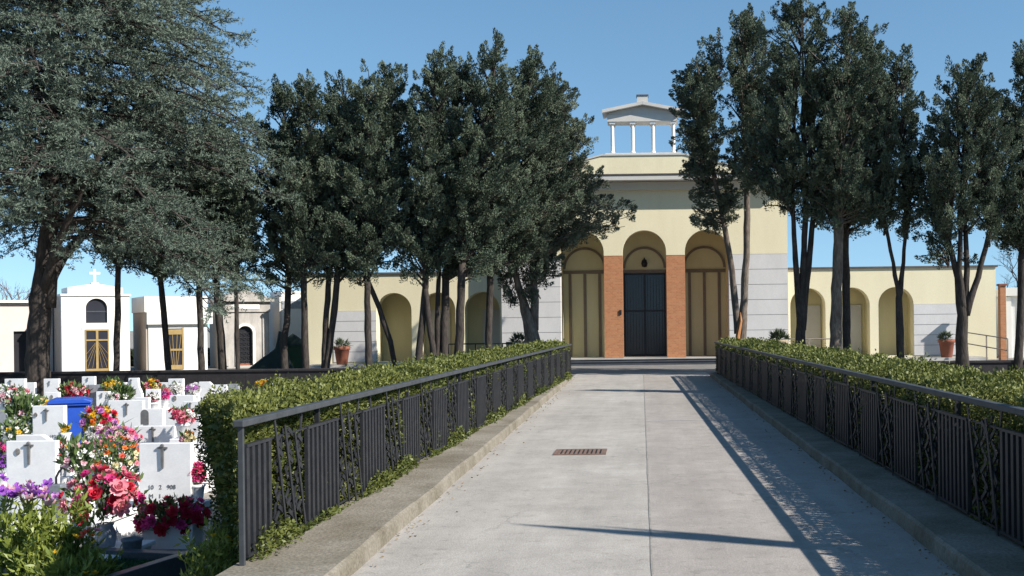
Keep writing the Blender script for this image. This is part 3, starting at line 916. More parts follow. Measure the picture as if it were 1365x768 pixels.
# chapel with a deep lintel slab
t = chapel_base('low white chapel with heavy block parapet and gilt barred door', 237, 495, 43.2, 11)
MB().box(-1.05, 1.12, 0.0, 2.9, 0, 1.82).build('walls', M['chapelwhite'], t)
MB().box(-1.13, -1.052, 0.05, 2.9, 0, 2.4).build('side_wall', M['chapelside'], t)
MB().box(-1.12, 1.30, -0.16, 2.9, 1.823, 2.30).build('lintel_slab', M['chapelwhite'], t)
MB().box(-1.18, 1.14, 0.0, 2.9, 2.303, 2.92).build('parapet', M['chapelwhite'], t)
d = MB().box(-0.42, 0.22, -0.012, -0.003, 0.08, 1.66).build('door', M['glass'], t)
mb = MB()
for x in (-0.40, 0.20): mb.box(x - 0.035, x + 0.035, -0.04, -0.013, 0.06, 1.68)
mb.box(-0.36, 0.16, -0.04, -0.013, 0.06, 0.22); mb.box(-0.36, 0.16, -0.04, -0.013, 1.42, 1.62); mb.box(-0.36, 0.16, -0.04, -0.013, 0.78, 0.86)
mb.build('door_frame', M['gold'], d)
mb = MB()
for k in (-1.6, -0.6, 0.6, 1.6): mb.tube([(-0.10 + k * 0.05, -0.02, 0.2), (-0.10 + k * 0.15, -0.02, 1.46)], 0.013, 6)
mb.build('door_bars', M['gold'], d)

# old stone chapel
t = chapel_base('weathered grey stone chapel with arched iron door and classical cornice', 328, 495, 45.2, 10.5)
mb = archwall(MB(), -0.94, 0.94, 0.0, 2.30, [(-0.02, 0.29, 0.10, 1.43)], 0, 0.3)
mb.build('front_wall', M['chapelgrey'], t)
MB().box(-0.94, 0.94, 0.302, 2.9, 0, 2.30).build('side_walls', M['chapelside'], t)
for x in (-0.78, 0.78): MB().box(x - 0.11, x + 0.11, -0.05, -0.001, 0.1, 2.24).build('pilaster', M['chapelgrey'], t)
mb = archband(MB(), -0.02, 1.43, 0.30, 0.40, -0.05, -0.002)
mb.box(-0.42, -0.32, -0.05, -0.002, 0.1, 1.43); mb.box(0.28, 0.38, -0.05, -0.002, 0.1, 1.43)
mb.build('door_surround', M['chapelwhite'], t)
MB().box(-0.98, 0.98, -0.06, 2.9, 2.303, 2.72).build('entablature', M['chapelgrey'], t)
MB().box(-0.55, 0.55, -0.075, -0.061, 2.42, 2.62).build('name_tablet', M['chapelwhite'], t)
MB().box(-1.12, 1.12, -0.20, 2.95, 2.723, 2.83).build('cornice', M['chapelgrey'], t)
MB().prism([(-1.08, 2.833), (1.08, 2.833), (0, 3.25)], -0.12, 2.9).build('pediment', M['chapelgrey'], t)
d = archpanel(MB(), -0.02, 0.285, 0.1, 1.43, 0.12, 0.15).build('door', M['doormetal'], t)
mb = MB()
for k in range(7):
    for j in (-1, 0, 1):
        mb.tube([(-0.02 + j * 0.17 + 0.06 * math.cos(q * PI / 5), 0.10, 0.24 + k * 0.19 + 0.06 * math.sin(q * PI / 5)) for q in range(11)], 0.009, 5, caps=False)
mb.build('iron_scrolls', M['iron'], d)
MB().box(-0.28, 0.24, 0.098, 0.119, 0.105, 0.19).build('door_plate', M['terracotta'], d)

# white chapel half behind the wing
t = chapel_base('white chapel half hidden behind the left end of the yellow building', 399, 490, 47.6, 13)
MB().box(-0.72, 0.72, 0.0, 2.2, 0, 3.10).build('walls', M['chapelwhite'], t)
MB().box(-0.80, -0.722, 0.02, 2.2, 0, 3.0).build('side_wall', M['greystone'], t)
MB().box(-0.70, 0.72, -0.02, -0.002, 2.45, 2.78).build('lintel', M['greymarble'], t)
MB().box(-0.74, 0.74, -0.03, 2.2, 3.103, 3.22).build('parapet', M['chapelwhite'], t)
MB().box(-0.02, 0.5, -0.015, -0.002, 0.1, 1.75).build('door', M['marble'], t)
# low building at the left edge
t = chapel_base('low pinkish flat roofed building with open dark doorway behind the cedar trunk', -20, 495, 41, 10)
mb = MB(); mb.box(-2.4, 0.96, 0, 3.6, 0, 2.70); mb.box(1.62, 2.3, 0, 3.6, 0, 2.70); mb.box(0.96, 1.62, 0, 0.3, 1.62, 2.70); mb.box(0.96, 1.62, 1.8, 3.6, 0, 2.70)
mb.build('walls', M['pinkish'], t)
MB().box(-2.5, 2.45, -0.18, 3.7, 2.703, 2.80).build('roof_slab', M['chapelwhite'], t)
MB().box(0.98, 1.60, 0.12, 0.16, 0.02, 1.615).build('door', M['doormetal'], t)
# right edge: brick pier and white chapel
p = at(1334, 475, 43.4)
t = thing('brick_gate_pier', 'slim red brick pier at the right end of the yellow building', 'pillar', (p.x + 0.12, 43.4, 0))
MB().box(-0.11, 0.11, 0, 0.3, 0, 2.95).build('shaft', M['brick'], t)
MB().box(-0.15, 0.15, -0.04, 0.34, 2.953, 3.03).build('cap', M['terracotta'], t)
p = at(1372, 475, 46)
t = thing('funerary_chapel', 'white chapel with pilasters at the right edge beyond the brick pier', 'chapel', (p.x + 0.3, 46, 0), -0.15, 'family chapels along the terrace')
MB().box(-1.2, 1.2, 0, 2.6, 0, 2.6).build('walls', M['chapelwhite'], t)
for x in (-1.1, -0.45, 0.45, 1.1): MB().box(x - 0.1, x + 0.1, -0.08, -0.002, 0, 2.55).build('pilaster', M['chapelwhite'], t)
MB().box(-1.3, 1.3, -0.16, 2.7, 2.603, 2.95).build('entablature', M['chapelwhite'], t)
MB().box(-0.34, 0.34, -0.02, -0.003, 0.05, 2.1).build('door', M['greystone'], t)

# green bin and tarpaulin by the old chapel
p = at(391, 492, 41.5)
t = thing('rubbish_container', 'dark green rubbish container with dark sloping lid on the terrace', 'bin', (p.x, 41.5, 0), 0.3)
MB().prism([(-0.34, 0), (0.34, 0), (0.40, 0.95), (-0.40, 0.95)], -0.3, 0.35).build('body', M['green'], t)
MB().prism([(-0.45, 0.953), (0.45, 0.953), (0.40, 1.12), (0.0, 1.42), (-0.40, 1.12)], -0.36, 0.40).build('lid', M['tarp'], t)
p = at(362, 492, 40.6)
t = thing('covered_heap', 'dark tarpaulin covered heap leaning beside the grey stone chapel', 'tarpaulin', (p.x, 40.6, 0), 0.35)
mb = MB(); pts = [(-0.95, 0.02), (-0.3, 0.55), (0.12, 0.86), (0.26, 1.52), (0.42, 1.46), (0.55, 0.75), (0.70, 0.3), (0.85, 0.02)]
mb.prism(pts, -0.25, 0.35)
mb.build('cover', M['tarp'], t, bevel=0.05)

# ------------------------------------------------------------------ trees
def stems_mesh(stems, O, Y, extra=None, lump=0.18):
    """tapering trunks through photo points (px, py, width px)"""
    mb = MB(); out = []
    for si, st in enumerate(stems):
        tw = random.uniform(-0.06, 0.06) if len(stems) > 1 else 0.0
        P = [at(a, b, Y) - O for a, b, _ in st]
        pts = []; rad = []
        for i in range(len(P) - 1):
            n = max(2, int((P[i + 1] - P[i]).length / 0.35))
            for k in range(n):
                f = k / n
                q = P[i].lerp(P[i + 1], f)
                h = q.z
                pts.append(Vector((q.x + random.uniform(-0.012, 0.012), tw * max(0, h) + random.uniform(-0.012, 0.012), q.z)))
                rad.append((st[i][2] * (1 - f) + st[i + 1][2] * f) / 2 * Y / F)
        q = P[-1]; pts.append(Vector((q.x, tw * q.z, q.z))); rad.append(st[-1][2] / 2 * Y / F)
        if pts[0].z <= 0.3: rad[0] *= 1.35
        mb.tube(pts, rad, 9, lump=lump)
        out.append((pts, rad))
    return mb, out

def plumes(C, D, R, T, per, leaf):
    """feathery upswept sprays: small scale leaves set round a short axis"""
    m = len(C)
    A = unit(unit(D) + rng.normal(size=(m, 3)) * 0.38)
    Lp = R * rng.uniform(0.9, 1.8, m)
    C, A, R, T, Lp = (np.repeat(x, per, 0) for x in (C, A, R, T, Lp))
    n = len(C)
    u = rng.random(n)
    rad = rng.normal(size=(n, 3))
    rad -= A * (rad * A).sum(1, keepdims=True)
    rad = unit(rad)
    w = (R * 0.58 * (1 - u) ** 0.8 * np.sqrt(rng.random(n)))[:, None]
    P = C + A * ((u - 0.35) * Lp)[:, None] + rad * w
    d = A * 0.85 + rad * 0.45 + rng.normal(size=(n, 3)) * 0.2
    return blades(P, d, leaf * rng.uniform(0.7, 1.3, n), leaf * 0.46, T + rng.normal(size=n) * 0.10)

def conifer(label, Y, stems, crown, nb=150, leaf=0.075, material='cyp', bark='bark', seed=0, per=104, group='dark cypresses along the terrace', tuft=0.36, depth=0.95, wide=1.0, name='cypress_tree', cat='cypress', bz=0.0, droop=0.0):
    global rng
    random.seed(100 + seed); rng = np.random.default_rng(500 + seed)
    b = stems[0][0]
    o = at(b[0], b[1], Y); O = Vector((o.x, Y, bz))
    stems = [[(st[0][0], st[0][1], st[0][2])] + list(st[1:]) for st in stems]
    # drop stem feet to the ground
    fixed = []
    for i, st in enumerate(stems):
        p = at(st[0][0], st[0][1], Y)
        if i == 0 or p.z < bz + 0.9:
            py = PY + (CH - (bz - 0.08)) * F / Y - TH * (st[0][0] - PX)
            st = [(st[0][0], py, st[0][2] * 1.15)] + st if abs(py - st[0][1]) > 3 else [(st[0][0], py, st[0][2])] + st[1:]
        fixed.append(st)
    t = thing(name, label, cat, tuple(O), 0, group)
    mb, sts = stems_mesh(fixed, O, Y)
    cz = []; cc = []; cr = []
    for py, xl, xr in crown:
        l, r = at(xl, py, Y) - O, at(xr, py, Y) - O
        cz.append((l.z + r.z) / 2); cc.append((l.x + r.x) / 2); cr.append((r.x - l.x) / 2 * wide + 0.12)
    order = np.argsort(cz); cz = np.array(cz)[order]; cc = np.array(cc)[order]; cr = np.array(cr)[order]
    cz[-1] -= 0.30; zl, zh = cz[0], cz[-1]
    # leader that carries the crown up from each stem head
    for pts, rad in sts:
        h = pts[-1]
        if zh - h.z > 0.4:
            L = []
            for k in range(8):
                f = k / 7
                z = h.z + (zh - 0.3 - h.z) * f
                xx = float(np.interp(z, cz, cc))
                L.append(Vector((h.x * (1 - f) + xx * f + random.uniform(-.04, .04), h.y * (1 - f), z)))
            mb.tube(L, [rad[-1] * (1 - 0.85 * k / 7) for k in range(8)], 6)
    heads = [p[0][-1] for p in sts]
    zs = np.linspace(zl, zh, 200); wz = np.interp(zs, cz, cr) + 0.25
    pick = rng.choice(zs, nb, p=wz / wz.sum())
    Cs, Ds, Rs_, Ts = [], [], [], []
    ph0 = random.random() * 6
    for i, z in enumerate(pick[:int(nb * 1.0)]):
        R = float(np.interp(z, cz, cr)); cx = float(np.interp(z, cz, cc))
        ph = ph0 + i * 2.39996 + random.uniform(-0.3, 0.3)
        lobes = 0.86 + 0.20 * math.sin(3 * ph + z * 1.3 + seed) + 0.14 * math.sin(z * 4.1 + ph * 2)
        Re = R * lobes * random.uniform(0.78, 1.12)
        end = Vector((cx + Re * math.cos(ph), Re * depth * math.sin(ph), z + 0.12 + random.uniform(-0.1, 0.45) - droop * Re))
        hd = min(heads, key=lambda q: abs(q.x - end.x))
        sz = max(z - 0.5 * Re - 0.1, min(hd.z, z - 0.1))
        f = (sz - hd.z) / max(zh - hd.z, 0.5)
        f = max(0.0, min(1.0, f))
        start = Vector((hd.x * (1 - f) + cx * f, hd.y * (1 - f), sz))
        Lb = (end - start).length
        nc = max(2, int(1.5 + Lb * 2.5))
        mid = start.lerp(end, 0.55) + Vector((0, 0, 0.08 * Lb))
        if Lb > 0.5: mb.tube([start, mid, end], [0.03 + 0.008 * Lb, 0.02, 0.008], 4, caps=False)
        ct = random.random()
        for k in range(nc):
            tt = 0.30 + 0.70 * (k + random.random() * 0.6) / nc
            c = start * (1 - tt) ** 2 + mid * 2 * tt * (1 - tt) + end * tt ** 2
            c = c + Vector((random.gauss(0, 0.11), random.gauss(0, 0.11), random.gauss(0, 0.09)))
            d = (end - start).normalized() * 0.8 + Vector((0, 0, 0.55 - droop))
            Cs.append(c); Ds.append(d); Rs_.append(tuft * (1.1 - 0.45 * tt) * random.uniform(0.7, 1.2)); Ts.append(0.12 + 0.55 * ct + 0.3 * (random.random() - 0.5))
    C = np.array([tuple(c) for c in Cs]); D = np.array([tuple(d) for d in Ds]); R_ = np.array(Rs_); T_ = np.array(Ts)
    V, Q, TT = plumes(C, D, R_, T_, per, leaf)
    mb.build('trunk', M[bark], t, smooth=True)
    link('crown', mesh_np('crown', V, Q, TT), M[material], t)
    return t

Yr = 34.0
def C_(*rows): return list(rows)
trees = [
 ('slim cypress trunk standing before the chapel with the roof cross', 33.7, [[(155, 495, 8), (157, 420, 8), (158, 350, 7)]], C_((355, 130, 180), (300, 115, 200), (230, 118, 200), (160, 135, 180), (110, 150, 165)), 110, 0),
 ('cypress with slightly bent trunk before the door of the low white chapel', 34.2, [[(225, 495, 8), (220, 430, 8), (214, 370, 7)]], C_((385, 190, 235), (355, 168, 250), (300, 160, 265), (220, 170, 260), (150, 190, 240), (110, 208, 225)), 130, 1),
 ('slim cypress before the right side of the low white chapel', 33.6, [[(269, 500, 9), (267, 430, 8), (265, 360, 8)]], C_((365, 245, 290), (320, 235, 305), (240, 240, 300), (160, 255, 290)), 110, 2),
 ('leaning cypress trunk before the left pilaster of the grey stone chapel', 33.8, [[(298, 500, 11), (293, 430, 10), (287, 360, 9)]], C_((370, 270, 315), (320, 262, 330), (240, 268, 330), (170, 285, 315)), 110, 3),
 ('thinnest cypress before the iron door of the grey stone chapel', 33.6, [[(317, 495, 6), (316, 440, 6), (314, 370, 5)]], C_((375, 300, 335), (330, 295, 345), (260, 300, 340), (200, 312, 328)), 80, 4),
 ('knotty cypress before the dark tarpaulin heap', 34.4, [[(380, 500, 10), (378, 455, 10), (383, 430, 8), (384, 360, 8)]], C_((385, 360, 400), (345, 348, 415), (280, 345, 420), (210, 348, 415), (160, 358, 398), (115, 374, 384)), 150, 5),
 ('straight cypress before the left corner of the yellow building', 33.6, [[(408, 500, 9), (406, 430, 9), (405, 360, 8)]], C_((380, 385, 430), (340, 375, 450), (270, 372, 455), (200, 378, 448), (150, 390, 432), (106, 407, 415)), 160, 6),
 ('twin stemmed cypress beside the left terracotta pot', 34.3, [[(432, 500, 9), (434, 450, 8), (440, 365, 7)], [(434, 498, 9), (445, 430, 9), (452, 360, 8)]], C_((375, 425, 475), (335, 420, 492), (270, 412, 500), (200, 418, 495), (145, 432, 482), (98, 454, 464)), 170, 7),
 ('straight cypress before the grey panel of the left wing', 33.7, [[(493, 495, 10), (490, 420, 9), (489, 330, 8)]], C_((375, 462, 520), (330, 452, 535), (260, 455, 535), (190, 462, 528), (140, 474, 515), (96, 488, 498)), 160, 8),
 ('cypress with bowed thin trunk curving in front of the leftmost arch', 34.6, [[(528, 495, 7), (520, 455, 7), (505, 410, 7), (490, 372, 6), (486, 330, 6)]], C_((330, 490, 540), (270, 495, 555), (200, 500, 556), (140, 512, 546), (84, 524, 534)), 130, 9),
 ('cypress with stems in a narrow inverted V between two left arches', 34.0, [[(557, 490, 10), (562, 430, 9), (568, 350, 8)], [(580, 490, 8), (572, 430, 8), (567, 385, 7)]], C_((365, 540, 595), (330, 528, 620), (260, 530, 625), (180, 540, 618), (120, 555, 605), (66, 576, 586)), 170, 10),
 ('close set twin trunk cypress before the second left arch', 34.9, [[(592, 490, 11), (592, 430, 11), (594, 350, 10)], [(583, 490, 7), (583, 430, 7), (586, 360, 6)]], C_((370, 565, 640), (330, 555, 660), (260, 560, 665), (180, 575, 655), (120, 592, 635), (82, 605, 615)), 170, 11),
 ('thick cypress trunk at the left end of the terrace railing', 34.2, [[(611, 490, 13), (613, 430, 11), (616, 350, 10)]], C_((372, 590, 650), (330, 585, 690), (260, 600, 710), (180, 615, 705), (120, 635, 690), (52, 657, 667)), 180, 12),
 ('straight cypress behind the terrace railing near the grey cladding', 36.0, [[(650, 480, 10), (652, 430, 9), (654, 350, 9)]], C_((370, 630, 690), (335, 630, 730), (260, 650, 765), (180, 660, 760), (120, 678, 745), (75, 700, 716)), 190, 13),
]
for lab, Y, st, cr, nb, sd in trees:
    conifer(lab, Y, st, cr, nb=int(nb * 0.95), seed=sd, wide=1.2)
conifer('spreading forked cypress beside the portico with greyer low branches', 38.0,
        [[(712, 470, 24), (708, 440, 20), (697, 400, 11), (688, 370, 9), (680, 340, 8)], [(711, 440, 14), (713, 400, 10), (712, 350, 9)]],
        C_((405, 675, 700), (375, 662, 735), (340, 655, 780), (310, 660, 825), (285, 665, 838), (240, 672, 800), (190, 690, 785), (140, 702, 765), (98, 722, 748)), nb=260, wide=1.02, seed=14, material='cypgrey', bark='palebark')
# right of the driveway
r1 = conifer('split trunk cypress beside the portico with pale leaning stem and torn orange wood', 38.0,
        [[(988, 470, 15), (990, 440, 11), (996, 330, 9), (997, 220, 8)], [(984, 445, 10), (976, 360, 8), (962, 280, 7), (942, 190, 5), (930, 165, 4)]],
        C_((255, 950, 1010), (220, 935, 1035), (160, 925, 1040), (100, 935, 1035), (50, 960, 1020), (14, 982, 996)), nb=210, wide=1.36, seed=15, bark='palebark')
# its sparse left head on the leaning stem, and the tear in the trunk
def extra_crown(t, Y, crown, nb, seed, material, stem_px, leaf=0.078, per=80):
    O = t.location
    global rng
    random.seed(seed); rng = np.random.default_rng(seed)
    Cs, Ds, Rr, Ts = [], [], [], []
    mb = MB()
    for i in range(nb):
        py = random.uniform(crown[0][0], crown[-1][0])
        ys_ = [c[0] for c in crown]
        xl = np.interp(py, ys_, [c[1] for c in crown]); xr = np.interp(py, ys_, [c[2] for c in crown])
        l, r = at(xl, py, Y) - O, at(xr, py, Y) - O
        R = (r.x - l.x) / 2; cx = (l.x + r.x) / 2
        ph = i * 2.4 + random.random()
        Re = R * random.uniform(0.75, 1.1)
        end = Vector((cx + Re * math.cos(ph), Re * math.sin(ph), l.z + random.uniform(-0.25, 0.1)))
        sx = np.interp(py, [a[1] for a in stem_px], [a[0] for a in stem_px])
        start = at(sx, py, Y) - O; start.z -= 0.1
        mb.tube([start, start.lerp(end, .5) + Vector((0, 0, 0.08)), end], [0.025, 0.015, 0.006], 4, caps=False)
        ct = random.random()
        for k in range(5):
            tt = 0.3 + 0.7 * (k + random.random()) / 5
            Cs.append(start.lerp(end, tt) + Vector((random.gauss(0, .1), random.gauss(0, .1), random.gauss(0, .1))))
            Ds.append((end - start).normalized() * 0.7 + Vector((0, 0, 0.2))); Rr.append(0.24 * random.uniform(.7, 1.2)); Ts.append(0.3 + 0.4 * ct)
    V, Q, TT = plumes(np.array([tuple(c) for c in Cs]), np.array([tuple(d) for d in Ds]), np.array(Rr), np.array(Ts), per, leaf)
    link('leaning_crown', mesh_np('leaning_crown', V, Q, TT), M[material], t)
    mb.build('leaning_branches', M['palebark'], t)
extra_crown(r1, 38.0, [(85, 915, 960), (120, 895, 960), (180, 890, 965), (240, 915, 975), (310, 930, 985)], 90, 77, 'cypgrey', [(930, 165), (942, 190), (962, 280), (976, 360)])
O = r1.location
a = at(982, 452, 38) - O; b = at(987, 428, 38) - O
MB().tube([a + Vector((0, -0.14, -0.35)), a + Vector((0.02, -0.16, 0.1)), b + Vector((0, -0.12, 0)), b + Vector((0.0, -0.06, 0.3))], [0.10, 0.09, 0.06, 0.015], 7, lump=0.4).build('torn_wood', M['splitwood'], r1)
conifer('tallest cypress of three stems left of the thick straight trunk', 34.2, [[(1066, 480, 15), (1068, 430, 13), (1073, 330, 8), (1076, 270, 8)], [(1067, 440, 10), (1060, 330, 7), (1056, 260, 6)], [(1069, 440, 10), (1080, 340, 8), (1087, 270, 7)]],
        C_((300, 1035, 1100), (250, 1008, 1118), (180, 1000, 1130), (100, 1015, 1125), (40, 1030, 1110), (-6, 1055, 1085)), nb=190, wide=1.15, seed=16)
conifer('cypress with the thickest straight bark trunk right of the driveway', 33.6, [[(1114, 480, 17), (1115, 400, 15), (1118, 290, 13)]],
        C_((305, 1085, 1160), (260, 1070, 1180), (190, 1075, 1185), (120, 1085, 1180), (60, 1100, 1160), (10, 1120, 1140)), nb=180, wide=1.15, seed=17, bark='palebark')
conifer('dark straight cypress just right of the thick bark trunk', 35.0, [[(1129, 480, 11), (1128, 400, 11), (1127, 290, 9)]],
        C_((320, 1115, 1165), (270, 1110, 1200), (200, 1120, 1205), (130, 1130, 1195), (80, 1145, 1180), (36, 1158, 1166)), nb=140, wide=1.15, seed=18)
conifer('small cypress with Y shaped trunk before the third right arch', 33.3, [[(1201, 485, 11), (1200, 440, 11), (1200, 398, 9), (1206, 350, 5), (1211, 280, 5)], [(1200, 400, 7), (1192, 350, 5), (1180, 285, 5)]],
        C_((315, 1178, 1212), (280, 1165, 1225), (220, 1168, 1226), (160, 1175, 1222), (110, 1188, 1214), (72, 1196, 1204)), nb=130, wide=1.15, seed=19)
conifer('many limbed cypress forking low beside the right terracotta pot', 32.4, [[(1282, 485, 18), (1283, 420, 15), (1277, 370, 9), (1264, 320, 7)], [(1284, 418, 10), (1278, 360, 7), (1279, 300, 6)], [(1286, 418, 10), (1290, 360, 8), (1288, 300, 6)], [(1287, 420, 11), (1303, 370, 8), (1318, 310, 6)]],
        C_((350, 1235, 1290), (310, 1228, 1345), (250, 1222, 1350), (180, 1230, 1345), (130, 1240, 1330), (84, 1262, 1300)), nb=190, wide=1.08, seed=20)
conifer('cypress cut by the right edge of the view', 33.0, [[(1357, 485, 12), (1360, 430, 11), (1363, 330, 10)]],
        C_((340, 1335, 1400), (290, 1320, 1430), (220, 1325, 1435), (150, 1335, 1420), (90, 1350, 1400), (58, 1362, 1376)), nb=160, wide=1.08, seed=21)

# trees just right of the view whose shadows fall across the driveway
conifer('cypress outside the right of the view behind the hedge', 22.4, [[(1470, 520, 14), (1472, 400, 10)]],
        C_((330, 1440, 1510), (240, 1432, 1525), (100, 1440, 1510), (-30, 1468, 1480)), nb=110, seed=22, group=None)
o = Vector((7.2, 5.4, GZ))
t = thing('bare_tree', 'bare leaning trunk outside the right of the view', 'tree', tuple(o))
MB().tube([(0, 0, 0), (0.05, 0.02, 3.0), (-0.05, 0.0, 5.2), (-0.12, 0.05, 6.3), (-0.2, 0.1, 6.95)], [0.16, 0.13, 0.12, 0.09, 0.015], 8).tube([(-0.05, 0, 5.2), (-0.02, 0.14, 5.9), (-0.1, 0.22, 6.5)], [0.08, 0.05, 0.01], 6).tube([(0.02, 0, 4.3), (0.05, -0.14, 4.9), (0.0, -0.2, 5.3)], [0.04, 0.03, 0.006], 6).build('trunk', M['bark'], t)

# the big blue cedar
def cedar(label, Y):
    global rng
    random.seed(7); rng = np.random.default_rng(77)
    o = at(48, 530, Y); O = Vector((o.x, Y, GZ))
    t = thing('cedar_tree', label, 'cedar', tuple(O))
    def L(px, py, y=0.0):
        p = at(px, py, Y) - O; return Vector((p.x, y, p.z))
    wpx = lambda q: q / 2 * Y / F
    mb = MB()
    main = [L(46, 538), L(48, 525), L(50, 500), L(51, 450), L(54, 400), L(60, 360), (L(66, 300)), L(70, 220), L(72, 120), L(75, 0), L(78, -120)]
    rad = [wpx(q) for q in (50, 37, 30, 27, 27, 24, 21, 18, 15, 11, 4)]
    pts = []; rr = []
    for i in range(len(main) - 1):
        for k in range(3):
            pts.append(main[i].lerp(main[i + 1], k / 3) + Vector((random.uniform(-.02, .02), random.uniform(-.02, .02), 0))); rr.append(rad[i] + (rad[i + 1] - rad[i]) * k / 3)
    pts.append(main[-1]); rr.append(rad[-1])
    pts[0].z = -0.15
    mb.tube(pts, rr, 14, lump=0.16)
    limbs = [[L(58, 395), L(74, 362, -0.3), L(98, 325, -0.8), L(140, 262, -1.3), L(190, 190, -1.8)],
             [L(60, 385), L(72, 340, 0.5), L(100, 290, 1.2), L(140, 210, 1.8), L(170, 120, 2.2)],
             [L(66, 410), L(70, 372), L(82, 330, 0.2)]]
    for li in limbs:
        mb.tube(li, [wpx(17), wpx(13), wpx(10), wpx(7), wpx(4)][:len(li)], 9, lump=0.15)
    mb.build('trunk', M['bark'], t, smooth=True)
    zb, zt = 4.7, 13.6
    br = MB()
    S0, S1, TT = [], [], []
    nb = 122
    for i in range(nb):
        f = (i + random.random() * 0.8) / nb
        z = zb + (zt - zb) * f ** 1.05
        ph = i * 2.39996 + random.uniform(-0.25, 0.25)
        ax = np.interp(z, [p.z for p in pts], [p.x for p in pts])
        right = math.cos(ph)
        R = np.interp(z, [3.0, 4.5, 7, 9, 11, 13.4], [6.9, 7.1, 6.5, 6.0, 5.4, 3.6]) * random.uniform(0.72, 1.04)
        if right < -0.2: R *= 0.92
        if z < 6.4 and (right < 0.35 or (right < 0.85 and math.sin(ph) < -0.2)): z += 0.6
        lowd = 0.40 if (z < 6.8 and right > 0.15) else 0.20
        hr = Vector((math.cos(ph), math.sin(ph), 0))
        sd = Vector((-math.sin(ph), math.cos(ph), 0))
        def pos(u):
            return Vector((ax, 0, z)) + hr * (R * u) + Vector((0, 0, R * (0.26 * u - (0.26 + lowd * (0.9 if right > 0.3 else 0.45)) * u * u))) + sd * (0.25 * math.sin(u * 5 + i))
        P = [pos(k / 9) for k in range(10)]
        br.tube(P, [0.058 * (1 - k / 10) ** 1.0 + 0.009 for k in range(10)], 5, caps=False)
        tn = random.random()
        ns = 17
        for k in range(ns):
            u = 0.16 + 0.84 * (k + random.random() * 0.7) / ns
            p = pos(u)
            side = 1 if k % 2 else -1
            l2 = R * (0.30 - 0.17 * u) * random.uniform(0.7, 1.2) + 0.25
            d2 = (hr * random.uniform(0.5, 1.0) + sd * side * random.uniform(0.5, 1.0) + Vector((0, 0, random.uniform(-0.45, 0.20)))).normalized()
            q = p + d2 * l2 + Vector((0, 0, -0.10 * l2 * l2))
            if l2 > 0.7: br.tube([p, p.lerp(q, .5) + Vector((0, 0, 0.05)), q], [0.02, 0.013, 0.006], 4, caps=False)
            nt_ = int(5 + l2 * 4)
            for j in range(nt_):
                v = 0.15 + 0.85 * (j + random.random()) / nt_
                a = p.lerp(q, v) + Vector((random.gauss(0, .04), random.gauss(0, .04), random.gauss(0, .04)))
                d3 = (d2 * 0.8 + Vector((random.gauss(0, .55), random.gauss(0, .55), random.gauss(-0.08, .35)))).normalized()
                S0.append(a); S1.append(a + d3 * random.uniform(0.28, 0.6)); TT.append(0.2 + 0.45 * tn + random.uniform(0, 0.3))
    br.build('branches', M['bark'], t)
    S0 = np.array([tuple(a) for a in S0]); S1 = np.array([tuple(a) for a in S1]); TT = np.array(TT)
    per = 26
    A = np.repeat(S0, per, 0); B = np.repeat(S1, per, 0); T = np.repeat(TT, per)
    n = len(A); u = rng.random((n, 1))
    C = A + (B - A) * u
    D = unit(B - A) * 0.8 + unit(rng.normal(size=(n, 3))) * 0.9 + np.array([0, 0, 0.22])
    V, Q, tt = blades(C, D, 0.105 * rng.uniform(0.7, 1.25, n), 0.026, T + rng.normal(size=n) * 0.14)
    link('crown', mesh_np('crown', V, Q, tt), M['cedar'], t)
    return t
cedar('huge blue grey cedar with drooping branches above the graves', 31.0)

# bare winter trees and dark hedges far behind
def bare_tree(label, px, py, Y, h, seed, group='bare winter trees far behind'):
    random.seed(seed)
    p = at(px, py, Y)
    t = thing('bare_tree', label, 'tree', (p.x, Y, 0.0), 0, group)
    mb = MB()
    def grow(a, d, L, r, lv):
        b = a + d * L
        mid = a.lerp(b, .5) + Vector((random.gauss(0, .05), random.gauss(0, .05), 0)) * L
        mb.tube([a, mid, b], [r, r * .8, r * .6], 5 if lv < 2 else 3, caps=False)
        if lv >= 5: return
        for k in range(3 if lv else 5):
            f = random.uniform(0.55, 1.0) if lv else random.uniform(0.5, 1.0)
            nd = (d + Vector((random.gauss(0, .55), random.gauss(0, .55), random.gauss(0.12, .35)))).normalized()
            grow(a.lerp(b, f), nd, L * random.uniform(0.55, 0.8), r * 0.55, lv + 1)
    grow(Vector((0, 0, -0.1)), Vector((0, 0, 1)), h * 0.36, h * 0.022, 0)
    mb.build('trunk', M['twig'], t)
bare_tree('bare winter tree above the low pinkish building', 12, 400, 66, 6.2, 3)
bare_tree('bare winter tree in the gap left of the tall white chapel', 58, 400, 72, 4.2, 13)
bare_tree('bare winter tree showing over the left wing roof', 548, 380, 75, 6.6, 4)
bare_tree('bare winter tree beyond the right brick pier', 1352, 400, 64, 6.6, 5)
bare_tree('bare winter tree right of the brick pier, partly outside the view', 1385, 400, 68, 6.6, 6)
bare_tree('bare winter tree far behind between the low and the stone chapel', 286, 420, 70, 4.6, 8)
def dark_bush(label, px0, px1, ytop, Y, seed):
    global rng
    rng = np.random.default_rng(seed)
    a, b = at(px0, ytop, Y), at(px1, ytop, Y)
    t = thing('background_hedge', label, 'hedge', ((a.x + b.x) / 2, Y, 0), 0)
    n = 9000; hw = (b.x - a.x) / 2
    P = np.stack([rng.uniform(-hw, hw, n), rng.uniform(-0.7, 0.7, n), rng.random(n) ** 0.7 * a.z], 1)
    V, Q, T = blades(P, rng.normal(size=(n, 3)) + [0, 0, .3], 0.2, 0.11, rng.random(n))
    link('foliage', mesh_np('foliage', V, Q, T), M['shrubdark'], t)
    MB().box(-hw + 0.1, hw - 0.1, -0.5, 0.5, 0, a.z - 0.15).build('inner_growth', M['hedgecore'], t)
